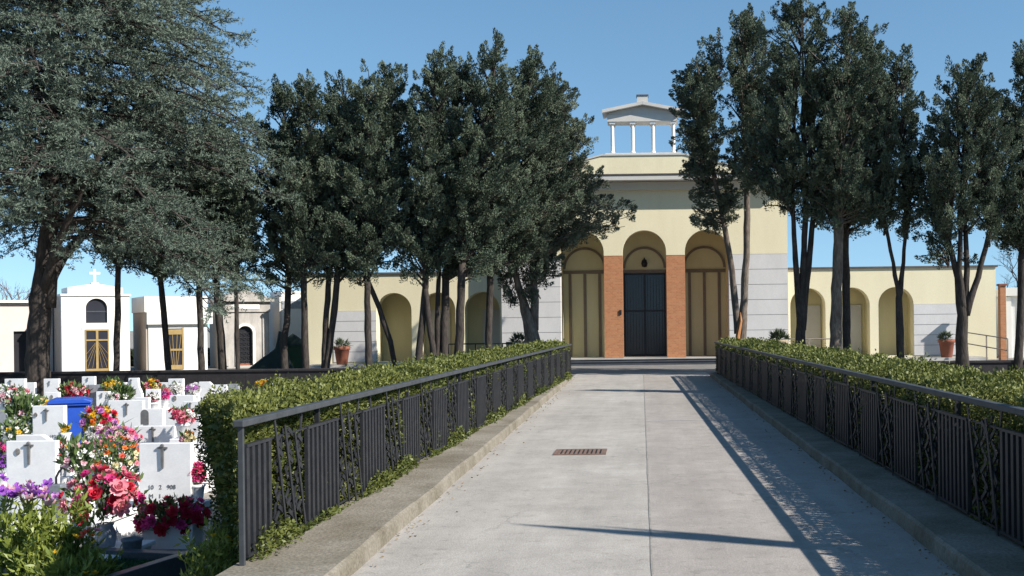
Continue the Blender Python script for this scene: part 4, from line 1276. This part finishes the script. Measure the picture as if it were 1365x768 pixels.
dark_bush('dark hedge in the gaps between the white chapels', 25, 300, 470, 49, 31)
dark_bush('dark hedge behind the tarpaulin heap', 345, 420, 462, 52.5, 32)

# ------------------------------------------------------------------ graves
FONT = None
def text(parent, s, x, y, z, size, align='CENTER'):
    c = bpy.data.curves.new('inscription', 'FONT'); c.body = s; c.size = size; c.extrude = 0.0015; c.align_x = align
    o = bpy.data.objects.new('lettering_curve', c); COL.objects.link(o)
    bpy.context.view_layer.update()
    me = bpy.data.meshes.new_from_object(o.evaluated_get(bpy.context.evaluated_depsgraph_get()))
    bpy.data.objects.remove(o)
    o = link('inscription', me, M['lettering'], parent, (x, y, z)); o.rotation_euler = (PI / 2, 0, 0)
    return o
def grave(label, x0, x1, ytop, Y, m='tomb', cross=None, oval=False, arch=False, shape='flat', dates=None, slab=True, rot=0.0, th=0.09, name='headstone', slabm='marble', group='white headstones in rows'):
    a, b = at(x0, ytop, Y), at(x1, ytop, Y)
    cx = (a.x + b.x) / 2; hw = (b.x - a.x) / 2; top = (a.z + b.z) / 2 - GZ
    t = thing(name, label, 'gravestone', (cx, Y, GZ), rot, group)
    if shape == 'flat': poly = [(-hw, 0.12), (hw, 0.12), (hw, top), (-hw, top)]
    elif shape == 'step': poly = [(-hw, 0.12), (hw, 0.12), (hw, top * 0.70), (hw * 0.62, top * 0.84), (hw * 0.55, top), (-hw * 0.55, top), (-hw * 0.62, top * 0.84), (-hw, top * 0.70)]
    elif shape == 'slant': poly = [(-hw, 0.12), (hw, 0.12), (hw, top * 0.93), (hw * 0.5, top), (-hw, top)]
    elif shape == 'arch': poly = [(-hw, 0.12)] + [(-hw * math.cos(PI * k / 10), top - hw * 0.5 + hw * 0.5 * math.sin(PI * k / 10)) for k in range(11)][::1] + [(hw, 0.12)]
    MB().prism(poly, 0, th).build('tablet', M[m], t, bevel=0.006)
    MB().box(-hw - 0.06, hw + 0.06, -0.10, th + 0.06, 0, 0.118).build('plinth', M[slabm], t, bevel=0.008)
    if slab:
        MB().box(-hw - 0.04, hw + 0.04, -1.45, -0.105, 0, 0.16).build('grave_slab', M[slabm], t, bevel=0.01)
    if cross:
        u, v, h = cross; c = at(u, v, Y); lx = c.x - cx; lz = c.z - GZ
        hh = h * Y / F; r = hh * 0.055
        mb = MB(); y = -0.018
        mb.prism([(lx - r * 0.8, lz - hh / 2), (lx + r * 0.8, lz - hh / 2), (lx + r * 1.2, lz + hh * 0.30), (lx - r * 1.2, lz + hh * 0.30)], -0.022, -0.001)
        mb.box(lx - hh * 0.21, lx + hh * 0.21, -0.02, -0.001, lz + hh * 0.305, lz + hh * 0.38)
        mb.prism([(lx - r * 1.2, lz + hh * 0.385), (lx + r * 1.2, lz + hh * 0.385), (lx + r * 1.2, lz + hh * 0.46), (lx, lz + hh * 0.52), (lx - r * 1.2, lz + hh * 0.46)], -0.03, -0.001)
        mb.build('bronze_cross', M['bronze'], t)
    if oval:
        u, v, h = oval; c = at(u, v, Y); r = h * Y / F / 2
        mb = MB(); n = 16
        mb.prism([(c.x - cx + r * 0.75 * math.cos(2 * PI * k / n), c.z - GZ + r * math.sin(2 * PI * k / n)) for k in range(n)], -0.012, -0.001)
        mb.build('portrait_oval', M['photo'], t)
    if arch:
        u, v, h = arch; c = at(u, v, Y); hh = h * Y / F
        archpanel(MB(), c.x - cx, hh * 0.27, c.z - GZ - hh / 2, c.z - GZ + hh * 0.22, -0.008, -0.001).build('niche_panel', M['bronze'], t)
    if dates:
        for s, u, v, hp in dates:
            c = at(u, v, Y); text(t, s, c.x - cx, -0.003, c.z - GZ, hp * Y / F)
    return t

G = grave
G('white headstone behind the red flower trough, bronze cross above dates', 185, 254, 591, 11.8, cross=(217, 608, 32), dates=[('10   2   908', 216, 652, 8), ('M   1', 207, 664, 8)], slab=False)
G('white headstone behind the purple flowers, largest at the left, thick bronze cross', 8, 74, 588, 12.2, cross=(39, 604, 30), dates=[('10  2  1921', 42, 651, 7)], oval=(24, 602, 9))
G('headstone partly hidden behind the one with the thick bronze cross, its top corner chipped', 21, 66, 580, 12.9, shape='slant', slab=False)
G('narrow tall headstone with small cross left of the blue bin', 43, 85, 541, 14.6, cross=(62, 553, 17), oval=(48, 553, 6), dates=[('1931', 72, 584, 6)])
G('wide plain headstone with cross in the middle of the white row', 178, 233, 568, 13.7, cross=(204, 579, 20), slab=False)
G('headstone with arched niche relief beside the hedge', 190, 217, 545, 15.6, arch=(193, 556, 20), slab=False)
G('small plain headstone between the niche relief stone and the hedge', 218, 244, 546, 16.2, slab=False)
G('broad headstone with cross right of the yellow and red bouquet', 144, 190, 534, 16.6, cross=(169, 545, 16), slab=False)
G('low white headstone with portrait oval beside the hedge top', 226, 258, 527, 20.0, oval=(233, 531, 7), slab=False)
G('grey veined marble headstone behind the blue bin', 115, 139, 513, 22.5, m='greymarble', slab=False)
G('pale headstone standing behind the grey veined marble stone', 109, 126, 502, 24.5, cross=(117, 506, 5), slab=False)
G('stepped headstone with little cross and portrait left of the magenta flowers', 166, 189, 504, 24.0, shape='step', cross=(175, 509, 7), oval=(179, 522, 7), slab=False)
G('small headstone tucked left of the stepped one', 157, 168, 510, 24.6, slab=False)
G('tall back row headstone with cross behind the white posy', 224, 244, 505, 24.0, cross=(233, 510, 6), slab=False)
G('squat headstone with portrait left of the tall back row stone', 211, 225, 510, 24.6, oval=(219, 515, 6), slab=False)
G('white back row headstone with sloping top near the hedge', 265, 283, 509, 24.5, shape='slant', slab=False)
G('pinkish low headstone at the hedge in the back row', 284, 302, 513, 25.0, slab=False)
G('dark grey low headstone showing over the hedge', 303, 318, 512, 26.0, m='greymarble', slab=False)
G('white headstone over the hedge right of the dark grey one', 356, 377, 506, 27.0, slab=False)
G('back row headstone right of the cedar trunk with half shadowed face', 58, 78, 505, 24.5, slab=False, cross=(66, 511, 6))
G('back row headstone left of the cedar trunk bearing a cross', 6, 33, 505, 24.0, cross=(14, 511, 9), slab=False)
G('round topped headstone with portrait at the left edge', -8, 10, 512, 22.0, shape='arch', oval=(2, 522, 10), slab=False)
G('dark slanted headstone among the flowers at the left edge', -14, 10, 548, 18.0, m='greymarble', shape='slant', slab=False)
G('small white headstone close behind the cedar foot flowers', 34, 46, 510, 24.6, slab=False)

G('small white headstone between the mustard flowers and the bin', 128, 145, 522, 21.0, slab=False, cross=(136, 527, 6))
G('white headstone behind the pink back row buds', 194, 212, 519, 21.6, slab=False, oval=(203, 525, 5))
G('white headstone with cross nearest the hedge in the middle rows', 244, 266, 535, 18.2, slab=False, cross=(254, 541, 9))
G('little white headstone over the hedge corner in the back rows', 248, 264, 517, 22.8, slab=False)
G('grey white headstone between the cedar foot and the left edge flowers', 30, 47, 526, 20.2, slab=False, cross=(38, 531, 7))
G('small white headstone below the cedar trunk, in front of the half shadowed one', 60, 78, 523, 21.0, slab=False, oval=(69, 529, 5))
G('white headstone at the left edge behind the pale yellow flowers', -6, 14, 533, 19.0, slab=False, cross=(5, 539, 8))
G('white headstone standing between the niche relief stone and the broad cross stone', 180, 198, 530, 18.6, slab=False)

# ledger tombs that fill the plots
def ledger(label, x0, x1, yt, Y0, Y1, h, m='marble'):
    a, b = at(x0, yt, Y0), at(x1, yt, Y0)
    t = thing('ledger_tomb', label, 'tomb', ((a.x + b.x) / 2, Y0, GZ), 0, 'low ledger tombs between the headstones')
    hw = (b.x - a.x) / 2
    MB().box(-hw, hw, 0, Y1 - Y0, 0, h).build('tomb_base', M[m], t, bevel=0.01)
    MB().box(-hw - 0.03, hw + 0.03, -0.03, Y1 - Y0 + 0.03, h + 0.002, h + 0.045).build('tomb_lid', M[m], t, bevel=0.01)
    return t
ledger('white ledger tomb right of the largest left headstone', 75, 128, 660, 10.9, 12.6, 0.24)
ledger('grey stone ledger tomb in front of the blue bin', 86, 120, 600, 15.2, 16.4, 0.50, 'chapelgrey')
ledger('white ledger tomb under the pink chrysanthemums', 120, 178, 600, 13.3, 14.6, 0.40)
ledger('white ledger tomb between niche headstone and hedge', 196, 262, 560, 14.4, 15.3, 0.55)
ledger('white ledger tomb at the left edge among the flowers', -40, 12, 620, 12.9, 14.6, 0.25)
ledger('white ledger tomb in the back row under the yellow and orange flowers', 140, 212, 535, 20.6, 22.2, 0.42)
ledger('white ledger tomb behind the leafy purple flowered plant', -30, 60, 700, 9.55, 10.8, 0.18)
ledger('white ledger tomb right behind the leafy plants and grey vase', 62, 134, 720, 9.6, 10.6, 0.12)
ledger('white ledger tomb beneath the red back row flowers', 80, 114, 535, 22.4, 23.8, 0.30)
ledger('white ledger tomb at the left edge in the back rows', -10, 42, 540, 19.6, 21.4, 0.30)

# plot with the dark border and green turf
a0 = on(150, 768, -0.33); a1 = on(266, 732, -0.33)
pl = thing('grave_plot', 'grave plot with dark granite border and green turf by the hedge', 'grave plot', (a1.x, a1.y, GZ), 0)
dirv = (a0 - a1).normalized()
ang = math.atan2(dirv.y, dirv.x)
pl.rotation_euler = (0, 0, ang)           # local x runs towards the viewer along the border
MB().box(0, 2.6, -0.05, 0.05, 0, 0.24).build('border', M['granite'], pl, bevel=0.006)
MB().box(-0.02, 0.10, -1.2, -0.052, 0, 0.20).build('border', M['granite'], pl, bevel=0.006)
rng = np.random.default_rng(5)
n = 9000
P = np.stack([rng.uniform(0.1, 2.6, n), rng.uniform(-1.15, -0.06, n), np.full(n, 0.12)], 1)
V, Q, T = blades(P, rng.normal(size=(n, 3)) * 0.5 + [0, 0, 1], 0.035, 0.012, rng.random(n))
tf = link('turf', mesh_np('turf', V, Q, T), M['turf'], pl); tf['kind'] = 'stuff'
MB().box(0.1, 2.6, -1.19, -0.055, 0, 0.12).build('turf_bed', mat('turf_mat', (0.025, 0.075, 0.03), (0.018, 0.055, 0.022), scale=20, fine=0.3), pl)
# pale strip slab at the very front
p0 = on(-60, 757, -0.30); p1 = on(112, 755, -0.30)
t = thing('grave_kerb', 'pale grey kerbstone at the bottom left under the leafy plants', 'kerbstone', ((p0.x + p1.x) / 2, (p0.y + p1.y) / 2, GZ))
MB().box(-(p1.x - p0.x) / 2, (p1.x - p0.x) / 2, -0.09, 0.09, 0, 0.26).build('stone', M['chapelgrey'], t, bevel=0.01)

# ------------------------------------------------------------------ flowers
BLOOM = {}
def bloom(color, style):
    key = (color, style)
    if key in BLOOM: return BLOOM[key]
    V, Q, T = [], [], []
    def petal(ph, el, L, w, r0):
        d = np.array([math.cos(ph) * math.cos(el), math.sin(ph) * math.cos(el), math.sin(el)])
        s = np.array([-math.sin(ph), math.cos(ph), 0])
        u = np.cross(d, s)
        b = d * r0
        p = [b - s * w * .25, b + s * w * .25, b + d * L * .6 + s * w * .5 - u * L * .12, b + d * L * 1.0 + s * w * .22 + u * L * 0.10, b + d * L * 1.0 - s * w * .22 + u * L * 0.14, b + d * L * .6 - s * w * .5 - u * L * .12]
        o = len(V); V.extend(p)
        Q.append((o, o + 1, o + 2, o + 5)); Q.append((o + 5, o + 2, o + 3, o + 4))
        tv = random.random(); T.extend([tv, min(1, tv + .2)])
    if style == 'rose':
        for ring, (el, n, L, w) in enumerate([(0.15, 7, 1.0, .75), (0.6, 6, .85, .65), (1.0, 5, .7, .5), (1.35, 4, .6, .35)]):
            for k in range(n): petal(2 * PI * k / n + ring * .5 + random.uniform(-.2, .2), el + random.uniform(-.15, .15), L * random.uniform(.85, 1.1), w, 0.06)
    elif style == 'daisy':
        for ring, (el, n, L, w) in enumerate([(-0.05, 12, 1.0, .32), (0.4, 11, .9, .30), (0.9, 8, .7, .28)]):
            for k in range(n): petal(2 * PI * k / n + ring * .3, el + random.uniform(-.1, .1), L * random.uniform(.85, 1.1), w, 0.1)
    else:  # small four or five petal floret
        for k in range(5): petal(2 * PI * k / 5, 0.35 + random.uniform(-.15, .15), 1.0, .8, 0.05)
        for k in range(3): petal(2 * PI * k / 3, 1.1, .6, .5, 0.03)
    me = mesh_np('blossom_' + color, np.array(V), np.array(Q), np.array(T))
    me.materials.append(M['fl_' + color])
    BLOOM[key] = me
    return me

def bouquet(label, px, py, wpx, hpx, Y, colors, n, size=0.055, style='rose', vase='pot', vm='greymarble', base=-0.38, leaf=0.09, nleaf=240, lm='stemgreen', name='flower_bouquet', cat='bouquet', vh=0.18, vr=0.085, seed=0, group='flowers on the graves'):
    global rng
    random.seed(900 + seed); rng = np.random.default_rng(900 + seed)
    c = at(px, py, Y); rx, rz = wpx / 2 * Y / F, hpx / 2 * Y / F
    ry = min(rx, 0.30)
    base = min(base, c.z - rz - 0.02)
    t = thing(name, label, cat, (c.x, Y, base), 0, group)
    cz = c.z - base
    neck = max(cz - rz * 1.02, 0.05)
    if vase:
        vh = neck + 0.02 if vh is None else min(vh, neck + 0.03)
        if neck - vh > 0.12:                                   # stands on a small marble stand
            MB().box(-0.12, 0.12, -0.12, 0.12, 0, neck - vh).build('flower_stand', M['marble'], t, bevel=0.006)
            z0 = neck - vh + 0.001
        else: z0 = 0.0
        if vase == 'pot': prof = [(0.72, 0), (0.75, .04), (0.97, .82), (1.08, .84), (1.08, 1.0), (0.95, 1.0), (0.9, .85)]
        elif vase == 'urn': prof = [(0.55, 0), (0.6, .05), (0.85, .25), (1.0, .5), (0.95, .72), (0.7, .9), (0.85, 1.0), (0.72, 1.0), (0.6, .9)]
        else: prof = [(0.6, 0), (0.62, .05), (0.5, .3), (0.75, .8), (1.0, 1.0), (0.9, 1.0), (0.65, .8)]
        MB().lathe([(r * vr, z0 + z * vh) for r, z in prof], 20).build('vase', M[vm], t, smooth=True)
    # leaves
    V, Q, T = [], [], []
    P = rng.normal(size=(nleaf, 3)); P = unit(P) * rng.random((nleaf, 1)) ** 0.4
    P = P * [rx * .95, ry * .95, rz * .95] + [0, 0, cz]
    D = (P - [0, 0, cz - rz * 1.2]) + rng.normal(size=(nleaf, 3)) * rx * .5
    V, Q, T = blades(P, D, leaf * rng.uniform(.6, 1.3, nleaf), leaf * .38, rng.random(nleaf))
    # stems from the vase mouth
    ms = 14
    Ps = np.tile([0, 0, neck - 0.02], (ms, 1)) + rng.normal(size=(ms, 3)) * [.015, .015, 0]
    Ds = np.stack([rng.normal(size=ms) * rx * .6, rng.normal(size=ms) * ry * .5, np.full(ms, rz * 1.4)], 1)
    V2, Q2, T2 = blades(Ps, Ds, np.linalg.norm(Ds, axis=1), 0.014, rng.random(ms) * .5)
    link('foliage', mesh_np('foliage', np.vstack([V, V2]), np.vstack([Q, Q2 + len(V)]), np.concatenate([T, T2])), M[lm], t)
    for k in range(n):
        ph = k * 2.39996; h = 1 - 1.55 * (k + .5) / n                # upper cap of the ellipsoid, down to below its middle
        rr = math.sqrt(max(0, 1 - h * h))
        d = Vector((rr * math.cos(ph), rr * math.sin(ph), h)); d += Vector((random.gauss(0, .1), random.gauss(0, .1), random.gauss(0, .1)))
        if random.random() < .15: d *= .75
        p = Vector((d.x * rx * .9, d.y * ry * .9, cz + d.z * rz * .9))
        col = colors[k % len(colors)] if random.random() < .7 else random.choice(colors)
        b = bpy.data.objects.new('blossom', bloom(col, style)); COL.objects.link(b)
        b.parent = t; b.location = p
        s = size * random.uniform(.75, 1.25); b.scale = (s, s, s * .85)
        nrm = Vector((d.x, d.y - .25, d.z + .35)).normalized()
        b.rotation_euler = nrm.to_track_quat('Z', 'Y').to_euler()
    return t
B = bouquet
B('big pink and red rose bouquet in a blue grey urn', 140, 662, 104, 78, 10.3, ['rose', 'red', 'pink', 'rose', 'hot', 'red'], 44, 0.075, 'rose', 'urn', 'vase', base=-0.47, vh=0.32, vr=0.095, seed=1)
B('crimson flowers filling a white trough before the headstone near the hedge', 228, 690, 92, 52, 11.1, ['crimson', 'red', 'crimson', 'hot', 'crimson'], 40, 0.062, 'rose', None, seed=2, base=-0.36, nleaf=420)
p = at(224, 715, 11.0)
t = thing('flower_trough', 'white marble flower trough under the crimson flowers', 'trough', (p.x, 11.12, GZ), 0)
MB().prism([(-0.24, 0.0), (0.24, 0.0), (0.26, 0.24), (0.23, 0.24), (0.21, 0.05), (-0.21, 0.05), (-0.23, 0.24), (-0.26, 0.24)], -0.14, 0.14).build('trough_body', M['marble'], t, bevel=0.006)
for y in (-0.148, 0.148): MB().box(-0.23, 0.23, y - 0.007, y + 0.007, 0.0, 0.235).build('trough_panel', M['marble'], t)
B('bushy bouquet of small orange and coral blooms above the pink roses', 152, 612, 76, 64, 12.4, ['orange', 'coral', 'rose', 'orange', 'cream'], 60, 0.036, 'floret', 'pot', 'marble', nleaf=460, leaf=0.08, seed=3)
B('lilac pink chrysanthemum dome behind the orange bouquet', 158, 584, 52, 34, 13.2, ['lilac', 'pink', 'pale', 'lilac'], 46, 0.042, 'daisy', 'pot', 'marble', nleaf=140, seed=4)
B('round yellow, red and magenta bouquet right of the blue bin', 133, 561, 46, 40, 14.4, ['yellow', 'red', 'hot', 'yellow', 'lilac', 'orange'], 46, 0.05, 'rose', 'flute', 'tomb', nleaf=130, seed=5)
B('pale pink and white buds with grey green leaves right of the largest left headstone', 104, 612, 44, 48, 11.6, ['pale', 'white', 'pale'], 24, 0.04, 'floret', 'pot', 'tomb', leaf=0.10, nleaf=240, seed=6)
B('white blossoms in front of the round yellow and red bouquet', 130, 583, 30, 30, 13.6, ['white', 'white', 'pale'], 26, 0.055, 'rose', 'pot', 'marble', nleaf=70, seed=7)
B('violet pink flowers cut by the left edge beside the largest left headstone', 1, 610, 26, 42, 12.7, ['lilac', 'violet', 'hot'], 22, 0.045, 'daisy', 'pot', 'tomb', seed=8)
B('pale yellow and white flowers with green leaves left of the narrow tall headstone', 18, 577, 46, 28, 14.6, ['cream', 'white', 'yellow', 'white'], 30, 0.036, 'floret', 'pot', 'tomb', nleaf=280, seed=9)
B('straggly green plant with few white and pink blooms left of the bin', 33, 548, 40, 40, 16.2, ['pale', 'white'], 16, 0.045, 'floret', 'pot', 'tomb', nleaf=360, leaf=0.13, seed=10)
B('pink and white flowers in the left back rows below the cedar', 16, 527, 42, 26, 18.6, ['pale', 'white', 'rose'], 26, 0.055, 'rose', 'pot', 'tomb', nleaf=200, seed=11)
B('red, pink and white posy against the near corner of the hedge', 244, 554, 32, 20, 13.4, ['red', 'white', 'rose', 'pink'], 24, 0.045, 'rose', 'pot', 'marble', nleaf=80, seed=12)
B('hot pink blooms beside the right edge of the headstone with the dates', 262, 632, 18, 26, 11.9, ['hot', 'pink'], 12, 0.055, 'rose', 'pot', 'tomb', nleaf=50, seed=13)
B('small orange and pink spray beside the narrow tall headstone', 80, 600, 14, 32, 13.4, ['orange', 'pale', 'coral', 'yellow'], 14, 0.04, 'rose', 'pot', 'tomb', nleaf=60, seed=14)
B('single yellow daisies in front of the blue bin', 87, 572, 9, 9, 14.2, ['yellow', 'cream'], 3, 0.05, 'daisy', 'flute', 'tomb', nleaf=20, seed=15)
B('dark red flowers in the back row left of the grey veined stone', 98, 523, 34, 22, 22.2, ['crimson', 'red', 'pale', 'crimson'], 34, 0.06, 'rose', 'pot', 'tomb', nleaf=240, leaf=.13, seed=16)
B('mustard yellow flowers in the back row right of the grey veined stone', 150, 515, 24, 16, 22.4, ['yellow', 'yellow', 'cream'], 34, 0.05, 'daisy', 'pot', 'tomb', nleaf=120, leaf=.13, seed=17)
B('leafy green back row plant under the yellow flowers', 160, 526, 28, 20, 21.8, ['cream', 'white'], 8, 0.05, 'floret', 'pot', 'tomb', nleaf=300, leaf=.15, seed=18)
B('orange and cream back row flowers left of the magenta ones', 203, 517, 18, 22, 22.0, ['orange', 'cream', 'yellow', 'rose'], 24, 0.06, 'rose', 'pot', 'tomb', nleaf=110, leaf=.12, seed=19)
B('magenta back row flowers beside the squat portrait headstone', 219, 525, 17, 13, 22.0, ['hot', 'lilac', 'pink'], 22, 0.06, 'rose', 'pot', 'tomb', nleaf=60, seed=20)
B('white posy in front of the tall back row headstone', 235, 518, 17, 14, 22.4, ['white'], 22, 0.06, 'rose', 'pot', 'tomb', nleaf=30, seed=21)
B('white and bluish posy at the hedge in the back row', 258, 519, 17, 14, 22.6, ['white', 'lilac', 'white'], 20, 0.055, 'daisy', 'pot', 'tomb', nleaf=70, seed=22)
B('pink back row buds between the white ledger and the squat headstone', 204, 531, 14, 11, 20.8, ['pale', 'rose', 'white'], 14, 0.05, 'rose', 'pot', 'tomb', nleaf=40, seed=23)
B('white and rose posy on the white ledger tomb near the stepped headstone', 150, 530, 16, 12, 20.8, ['white', 'pale'], 16, 0.05, 'rose', 'pot', 'tomb', nleaf=60, seed=24)
B('small yellow flowers showing over the hedge far back', 349, 512, 14, 8, 26.0, ['yellow', 'orange'], 12, 0.06, 'daisy', 'pot', 'tomb', nleaf=60, seed=25)
B('dry beige flowers at the foot of the cedar trunk', 58, 538, 14, 14, 20.0, ['cream', 'yellow'], 12, 0.05, 'rose', 'pot', 'tomb', nleaf=60, seed=26)
B('pink blooms beside the plain stone at the hedge', 250, 585, 14, 16, 13.0, ['orange', 'pale', 'cream'], 12, 0.04, 'rose', 'pot', 'tomb', nleaf=40, seed=27)

# leafy plants in the foreground
def leafy(label, px, py, wpx, hpx, Y, n, colors, nb, top, seed, size=0.045, L=0.10):
    global rng
    random.seed(seed); rng = np.random.default_rng(seed)
    c = at(px, py, Y); rx, rz = wpx / 2 * Y / F, hpx / 2 * Y / F
    t = thing('leafy_plant', label, 'plant', (c.x, Y, GZ), 0)
    cz = c.z - GZ
    ns = 60
    V_, Q_, T_ = [], [], []; o = 0
    tips = []
    for i in range(ns):
        tip = np.array([random.uniform(-1, 1) * rx, random.uniform(-.32, .32), cz + rz * random.uniform(-0.7, 0.95)])
        foot = np.array([tip[0] * .6, tip[1] * .6, 0.0])
        m = n // ns
        u = 1 - rng.random(m) ** 1.4 * .75
        P = foot + (tip - foot) * u[:, None] + rng.normal(size=(m, 3)) * .02
        D = (tip - foot) / np.linalg.norm(tip - foot) * .7 + rng.normal(size=(m, 3)) * .55 + [0, 0, .1]
        V, Q, T = blades(P, D, L * rng.uniform(.6, 1.2, m), L * .26, .25 + .35 * random.random() + rng.random(m) * .4)
        V_.append(V); Q_.append(Q + o); T_.append(T); o += len(V)
        sv, sq, st = blades(foot[None], (tip - foot)[None], np.linalg.norm(tip - foot), 0.012, 0.15)
        V_.append(sv); Q_.append(sq + o); T_.append(st); o += 4
        tips.append(tip)
    link('foliage', mesh_np('foliage', np.vstack(V_), np.vstack(Q_), np.concatenate(T_)), M['lush'], t)
    for k in range(nb):
        u, v = random.choice(top)
        q = at(u + random.gauss(0, 7), v + random.gauss(0, 5), Y - 0.05)
        b = bpy.data.objects.new('blossom', bloom(random.choice(colors), 'floret')); COL.objects.link(b)
        b.parent = t; b.location = (q.x - c.x, random.uniform(-.2, .1), q.z - GZ)
        s = size * random.uniform(.7, 1.2); b.scale = (s, s, s)
        b.rotation_euler = (random.uniform(.2, .9), random.uniform(-.5, .5), random.random() * 6)
leafy('bushy bright green plant topped with violet flowers at the bottom left', 30, 715, 130, 110, 9.0, 3600, ['lilac', 'violet', 'violet', 'pale'], 46, [(8, 655), (22, 657), (32, 656), (52, 658), (60, 660)], 41)
leafy('low green plant with tiny yellow flowers in front of the grey vase', 96, 757, 78, 34, 8.75, 1300, ['yellow', 'orange'], 8, [(88, 738), (130, 760), (118, 715)], 42, size=0.03)
leafy('slender sprig with coral tips between the violet plant and the urn', 100, 705, 34, 56, 9.25, 300, ['coral', 'rose'], 4, [(115, 710)], 43, size=0.04)
leafy('yellowish leafy shrub sprouting at the near foot of the left hedge', 296, 742, 60, 84, 7.75, 2200, ['yellow'], 4, [(290, 720), (280, 742)], 44, size=0.035, L=0.075)

# small round pot and grey box
p = at(183, 735, 10.2)
t = thing('stone_pot', 'small dark grey stone pot on the green turf', 'pot', (p.x, 10.1, -0.44), 0)
MB().lathe([(0.065, 0), (0.075, 0.02), (0.085, 0.13), (0.095, 0.14), (0.095, 0.16), (0.08, 0.16), (0.075, 0.05)], 18).build('pot_body', M['bluegrey'], t, smooth=True)
p = at(82, 650, 11.4)
t = thing('grave_lamp', 'blue grey stone block with dark curved holder right of the largest left headstone', 'grave lamp', (p.x, 11.3, GZ), 0)
MB().box(-0.075, 0.075, -0.06, 0.06, 0.28, p.z - GZ + 0.05).build('lamp_base', M['bluegrey'], t, bevel=0.006)
MB().tube([(0.0, 0, p.z - GZ + 0.04), (0.0, 0, p.z - GZ + 0.12), (0.03, 0, p.z - GZ + 0.18), (0.07, 0, p.z - GZ + 0.22)], 0.012, 6).build('lamp_arm', M['doormetal'], t)

# blue wheelie bin
Yb = 17.0
p = at(94, 560, Yb)
t = thing('wheelie_bin', 'blue plastic wheelie bin standing among the headstones', 'bin', (p.x, Yb, GZ), 0.44)
H = at(94, 540, Yb).z - GZ
MB().prism([(-0.21, 0.08), (0.21, 0.08), (0.275, H), (-0.275, H)], -0.27, 0.30).build('body', M['blue'], t, bevel=0.02)
MB().box(-0.30, 0.30, -0.31, 0.34, H + 0.001, H + 0.035).build('rim', M['blue'], t, bevel=0.012)
lid = MB(); lid.prism([(-0.31, H + 0.037), (0.31, H + 0.037), (0.30, H + 0.075), (0.20, H + 0.11), (-0.20, H + 0.11), (-0.30, H + 0.075)], -0.33, 0.33)
lid.build('lid', M['blue'], t, bevel=0.012)
MB().tube([(-0.22, 0.37, H - 0.02), (0.22, 0.37, H - 0.02)], 0.018, 8).build('handle', M['blue'], t)
for s in (-0.2, 0.2):
    MB().tube([(s - 0.03, 0.25, 0.1), (s + 0.03, 0.25, 0.1)], 0.1, 16).build('wheel', M['rubber'], t)
